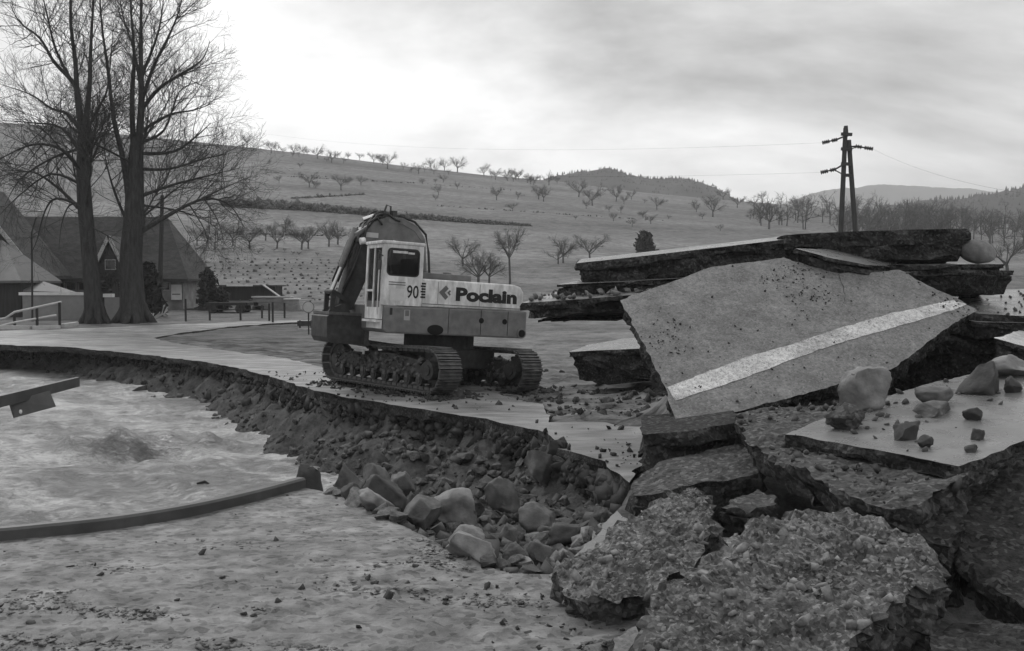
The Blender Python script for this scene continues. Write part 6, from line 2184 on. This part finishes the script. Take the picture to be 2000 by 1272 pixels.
# utility pole
p = on_far(311, 606)
t = at(317, 382, (p - CAM) @ FWD)
up = empty('utility_pole', p)
tag(up, 'plain dark utility pole right of the two tall trees', 'pole')
o = MB().tube([p - np.array([0, 0, 0.3]), t], [0.15, 0.10], 10).build('pole', M['timber'], up)
o.matrix_parent_inverse = Matrix.Translation(-Vector(up.location))
# farmyard clutter
def clutter(name, label, cat, u, v, parts):
    p = on_far(u, v)
    root = empty(name, p)
    tag(root, label, cat)
    for nm, fn, m in parts:
        o = fn(MB()).build(nm, m, root)
    return root
s_ = 52 / FPX
clutter('timber_stack', 'stack of sawn boards under a pale tarpaulin in the farmyard', 'timber', 530, 606,
        [('boards', lambda b: b.box((-1.1, 0, 0.0), (1.1, 1.0, 0.22)).box((-1.05, 0.05, 0.24), (1.0, 0.95, 0.46)).box((-1.08, 0.02, 0.48), (1.05, 0.98, 0.72)), M['plaster']), ('cover', lambda b: b.box((-1.15, -0.05, 0.722), (1.1, 1.05, 0.80)), M['trim'])])
clutter('timber_stack', 'small crate pile right of the tarpaulin covered boards', 'timber', 568, 608,
        [('crate', lambda b: b.box((-0.35, 0, 0), (0.4, 0.7, 0.36)).box((-0.3, 0, 0.38), (0.35, 0.6, 0.66)), M['plaster']), ('lid', lambda b: b.box((-0.4, -0.05, 0.662), (0.42, 0.7, 0.72)), M['whitewash'])])
clutter('open_shed', 'dark open shed with a white roof edge beyond the farmyard', 'shed', 470, 588,
        [('wall', lambda b: b.box((-1.5, 0.3, 0), (2.2, 2.3, 0.95)), M['timber']), ('roof', lambda b: b.box((-1.7, 0.0, 0.952), (2.4, 2.5, 1.04)), M['roof']), ('fascia', lambda b: b.box((-0.9, -0.05, 0.955), (0.8, -0.002, 1.05)), M['whitewash'])])
clutter('board_ramp', 'pale sloping boards leaning on the open shed', 'boards', 530, 590,
        [('board', lambda b: b.bar((-0.5, 0, 1.1), (0.6, -0.2, 0.35), 0.3, 0.05), M['trim']), ('brace', lambda b: b.bar((0.0, 0.05, 0.7), (0.1, 0.05, 0), 0.08, 0.08), M['timber'])])
fw = [('bed', lambda b: b.box((-1.1, 0, 0.42), (1.2, 1.4, 0.58)), M['timber']), ('drawbar', lambda b: b.bar((-1.1, 0.7, 0.42), (-1.9, 0.7, 0.25), 0.08, 0.08), M['timber'])]
for wx_ in (-0.7, 0.8):
    fw.append(('wheel', lambda b, wx_=wx_: b.tube([(wx_, -0.02, 0.25), (wx_, 0.14, 0.25)], 0.26, 16), M['black']))
    fw.append(('wheel', lambda b, wx_=wx_: b.tube([(wx_, 1.26, 0.25), (wx_, 1.42, 0.25)], 0.26, 16), M['black']))
clutter('farm_trailer', 'dark flat farm trailer parked in the yard', 'trailer', 440, 612, fw)
clutter('tarpaulin_heap', 'pale ribbed sheet lying behind the flat trailer', 'sheet', 452, 602,
        [('sheet', lambda b: b.prism([(-0.7, 0), (0.75, 0), (0.7, 0.28), (-0.3, 0.32), (-0.6, 0.22)], 0, 0.6), M['trim'])])
br_ = []
rb = random.Random(3)
for k in range(9):
    a = rb.uniform(0, 3.1)
    br_.append(('branch', lambda b, a=a: b.tube([(0.3 * math.cos(a + 2), 0.3 * math.sin(a), 0.0), (0.5 * math.cos(a), 0.2 * math.sin(a), 0.35), (0.65 * math.cos(a), 0.1, 0.5 + 0.3 * math.sin(a * 3))], 0.03, 6), M['rail_paint']))
clutter('branch_heap', 'heap of pale cut branches right of the thick tree trunk', 'branches', 300, 627, br_)
for k, (u, v, h) in enumerate([(363, 628, 44), (410, 626, 30), (470, 626, 30), (526, 627, 34), (533, 632, 42), (556, 622, 30), (512, 622, 26)]):
    p = on_far(u, v)
    dd_ = (p - CAM) @ FWD
    o = MB().tube([(0, 0, -0.2), (0, 0, h / FPX * dd_)], 0.05, 7).build('fence_post', M['timber'])
    o.location = p
    tag(o, 'thin dark fence post along the farmyard verge', 'post', 'farmyard fence posts')
fr = MB()
fpts = [on_far(u, 627) + np.array([0, 0, 0.55]) for u in (363, 410, 470, 526)]
fr.tube(fpts, 0.025, 6)
tag(fr.build('fence_rail', M['timber']), 'thin rail joining the farmyard fence posts', 'rail')
clutter('garden_table', 'pale trestle table between the trailer and the road sign', 'table', 590, 606,
        [('table_top', lambda b: b.box((-0.6, 0, 0.55), (0.6, 0.6, 0.62)), M['trim']), ('leg', lambda b: b.box((-0.5, 0.05, 0), (-0.42, 0.13, 0.548)), M['timber']), ('leg', lambda b: b.box((0.42, 0.05, 0), (0.5, 0.13, 0.548)), M['timber'])])
clutter('stone_heap', 'low heap of pale sawn blocks left of the boards', 'blocks', 492, 606,
        [('block', lambda b: b.box((-0.5, 0, 0), (0.1, 0.4, 0.25)), M['trim']), ('block', lambda b: b.box((0.14, 0, 0), (0.7, 0.4, 0.22)), M['plaster']), ('block', lambda b: b.box((-0.2, 0.05, 0.252), (0.35, 0.35, 0.45)), M['plaster'])])
# round road sign and barrier left of the excavator
p = on_far(603, 655)
rs = empty('road_sign', p)
tag(rs, 'pale round road sign on a post left of the excavator bucket', 'sign')
k_ = ((p - CAM) @ FWD) / FPX
for nm, mb, m in (('post', MB().tube([(0, 0, -0.2), (0, 0, 62 * k_)], 0.03, 8), M['timber']), ('disc', MB().tube([(0, -0.05, 55 * k_), (0, -0.03, 55 * k_)], 10 * k_, 24), M['trim']),
                  ('rim', MB().tube([(0, -0.03, 55 * k_), (0, -0.02, 55 * k_)], 11.5 * k_, 24), M['print_grey'])):
    mb.build(nm, m, rs)
p = on_far(596, 645)
ba = empty('barrier', p)
tag(ba, 'low dark road barrier under the round sign', 'barrier')
k_ = ((p - CAM) @ FWD) / FPX
for nm, mb, m in (('board', MB().box((-15 * k_, -0.04, 8 * k_), (16 * k_, 0.0, 18 * k_)), M['timber']), ('rail', MB().box((-14 * k_, -0.05, 1 * k_), (16 * k_, 0.02, 4 * k_)), M['rail_paint']),
                  ('leg', MB().box((-12 * k_, 0.021, -0.1), (-9 * k_, 0.07, 19 * k_)), M['timber']), ('leg', MB().box((10 * k_, 0.021, -0.1), (13 * k_, 0.07, 19 * k_)), M['timber'])):
    mb.build(nm, m, ba)

# ------------------------------------------------------------------ wooden A-frame pylon with insulators
PD = 72.0
b0 = at(1636, 500, PD)
gp0 = float(z_far(X(1655, PD), PD))
py = empty('power_pylon', (X(1655, PD), PD, gp0))
tag(py, 'wooden A-frame power pylon with insulators above the slab heap', 'pylon')
pyo = Matrix.Translation(-Vector(py.location))
def pp_(mb, nm, m, parent=py):
    o = mb.build(nm, m, parent)
    if parent is py:
        o.matrix_parent_inverse = pyo
    return o
top = at(1652, 246, PD)
def leg_at(f, s):
    """point on a leg, f from top 0 to foot 1"""
    a = at(1652 + (5 if s > 0 else -1), 262, PD)
    b = at(1674 if s > 0 else 1640, 500, PD)
    return a + (b - a) * f
pole_m = M['timber']
for s in (-1, 1):
    f0, f1 = leg_at(-0.05, s), leg_at(1.0, s)
    f1 = f1 + (f1 - f0) * ((gp0 - 0.5 - f1[2]) / (f1 - f0)[2])
    pp_(MB().tube([f0 if s < 0 else leg_at(0.05, s), f1], [0.16, 0.20], 10), 'leg', pole_m)
pp_(MB().tube([leg_at(0.02, -1) + np.array([0.1, 0.05, 0]), top], [0.16, 0.14], 10), 'pole_head', pole_m)
for v in (262, 291, 320, 342):
    pp_(MB().bar(at(1643, v, PD - 0.3), at(1664, v + 1, PD - 0.3), 0.16, 0.22), 'cross_brace', M['timber'])
def ins(path):
    c = MB()
    c.tube([at(u, v, PD - 0.3) for u, v in path[:2]], 0.06, 8)
    arm = pp_(c, 'arm', M['timber'])
    a, b = at(*path[1], PD - 0.3), at(*path[2], PD - 0.3)
    n = 14
    P_ = [a + (b - a) * i / n for i in range(n + 1)]
    rr_ = [0.06 if i % 2 else 0.16 for i in range(n + 1)]
    rr_[n // 2] = rr_[n // 2 - 1] = 0.05
    MB().tube(P_, rr_, 10).build('insulator', M['print'], arm)
    return b
e1 = ins([(1650, 266), (1634, 273), (1607, 279)])
e2 = ins([(1656, 287), (1672, 286), (1704, 291)])
e3 = ins([(1650, 320), (1631, 331), (1604, 337)])
pp_(MB().bar(at(1650, 296, PD - 0.3), at(1674, 287, PD - 0.3), 0.07, 0.07), 'arm_stay', M['timber'])
pp_(MB().bar(at(1648, 342, PD - 0.3), at(1630, 332, PD - 0.3), 0.07, 0.07), 'arm_stay', M['timber'])
def wire(a, b, sag, lb):
    pts = []
    for i in range(25):
        t = i / 24
        p = np.array(a) * (1 - t) + np.array(b) * t
        p[2] -= sag * 4 * t * (1 - t)
        pts.append(p)
    tag(MB().tube(pts, 0.005, 5).build('power_line', M['black']), lb, 'wire', 'power lines')
wire(e2, at(2300, 395, 40), 1.0, 'thin power line running right from the pylon')
wire(e1, at(300, 215, 190), 3.0, 'upper thin power line running left from the pylon')
wire(e3, at(300, 260, 195), 3.0, 'lower thin power line running left from the pylon')

# ------------------------------------------------------------------ near things at the water
M['steel'] = mat('dark_weathered_steel', 0.045, 0.55, 0.3, 5, 6, 0.002, 60, 0.4, blotch=0.2, blotch_scale=2)
# curved kerb rail along the edge of the near road
cp = smooth_path([np.append(atz(u, v, 0.0)[:2], 0) for u, v in [(-220, 1072), (-100, 1066), (0, 1060), (100, 1050), (200, 1039), (300, 1024), (400, 1005), (500, 981), (590, 956)]], 5)
cr2 = MB()
for i in range(len(cp)):
    d = cp[min(i + 1, len(cp) - 1)] - cp[max(i - 1, 0)]
    d /= np.linalg.norm(d)
    nn = np.array([-d[1], d[0], 0])
    w = 0.05
    h1 = 0.125
    for (a, b) in ((-w, 0.018), (-w, h1 - 0.02), (-w + 0.02, h1), (w, h1), (w, 0.018)):
        cr2.v.append(tuple(cp[i] + nn * a + np.array([0, 0, b])))
for i in range(len(cp) - 1):
    for k in range(5):
        cr2.f.append((i * 5 + k, i * 5 + (k + 1) % 5, i * 5 + 5 + (k + 1) % 5, i * 5 + 5 + k))
cr2.f += [(4, 3, 2, 1, 0), tuple(len(cp) * 5 - 5 + k for k in range(5))]
tag(cr2.build('kerb_rail', M['steel']), 'long dark kerb rail curving along the edge of the muddy road', 'rail')
# torn guard rail hanging over the water
gr = empty('guard_rail', (-5.35, 8.9, -0.3))
tag(gr, 'torn dark guard rail with a square plate hanging over the river', 'guard rail')
gro = Matrix.Translation(-Vector(gr.location))
A0, A1 = at(-150, 822, 9.6), at(152, 746, 13.8)
o = MB().bar(A0, A1, 0.05, 0.13).build('beam', M['steel'], gr)
o.matrix_parent_inverse = gro
B0, B1 = at(60, 765, 12.6), at(140, 753, 13.6)
o = MB().bar(B0, B1, 0.07, 0.05).build('beam_flange', M['steel'], gr)
o.matrix_parent_inverse = gro
pa_, pb_, pc_, pd_ = at(10, 787, 11.75), at(88, 766, 12.5), at(101, 797, 12.5), at(20, 819, 11.75)
nrm = np.cross(pb_ - pa_, pd_ - pa_)
nrm /= np.linalg.norm(nrm)
nrm *= 0.02 if nrm[1] > 0 else -0.02
base_off = -nrm * 3.2
vv = [p + base_off for p in (pa_, pb_, pc_, pd_)] + [p + base_off + nrm for p in (pa_, pb_, pc_, pd_)]
o = mesh('plate', vv, [(0, 1, 2, 3), (7, 6, 5, 4), (0, 4, 5, 1), (1, 5, 6, 2), (2, 6, 7, 3), (3, 7, 4, 0)], M['steel'], gr)
o.matrix_parent_inverse = gro
hc = at(29, 808, 11.74)
o = tri_mesh('bright_hole_bead', ICO[2][0] * [0.02, 0.012, 0.026] + (hc + base_off * 1.25), ICO[2][1], M['whitewash'], gr, True)  # white bead stands for brightness showing through a hole in the plate
o.matrix_parent_inverse = gro
o = MB().bar((A0[0] + 0.02, A0[1], -1.2), (A0[0] + 0.02, A0[1], A0[2] + 0.1), 0.12, 0.12).build('post', M['steel'], gr)
o.matrix_parent_inverse = gro
# small stake and drift wood in the water, stone plank on the bank
p = atz(524, 950, -1.12)
o = MB().tube([(0, 0, -0.3), (0, 0, 0.10)], 0.035, 8).build('stake', M['timber'])
o.location = p
tag(o, 'small dark stake sticking out of the water near the kerb rail', 'stake')
p = atz(397, 950, -1.08)
o = MB().tube([(-0.10, 0, 0.04), (0.02, 0.02, 0.07), (0.12, -0.03, 0.03)], [0.02, 0.022, 0.012], 7).build('driftwood', M['timber'])
o.location = p
tag(o, 'short piece of driftwood floating in the river', 'driftwood')
p = hit(268, 772, 15, 40)
o = MB().prism([(-0.33, 0.0), (0.2, 0.0), (0.34, 0.12), (0.30, 0.30), (0.12, 0.26), (-0.2, 0.08)], -0.2, 0.25).build('bank_stone', M['rock_dark'], None, False, 0.02)
o.location = p
tag(o, 'wedge shaped stone slab at the waterline under the far bank', 'stone')

# ------------------------------------------------------------------ damp air in the valley
hz = bpy.data.materials.new('haze')
hz.use_nodes = True
hz.node_tree.nodes.clear()
ho = hz.node_tree.nodes.new('ShaderNodeOutputMaterial')
hv_ = hz.node_tree.nodes.new('ShaderNodeVolumePrincipled')
hv_.inputs['Color'].default_value = (0.95, 0.95, 0.95, 1)
hv_.inputs['Density'].default_value = 0.0005
hz.node_tree.links.new(hv_.outputs[0], ho.inputs['Volume'])
tag(MB().box((-2100, -62, -45), (2100, 2100, 165)).build('haze', hz), kind='stuff')
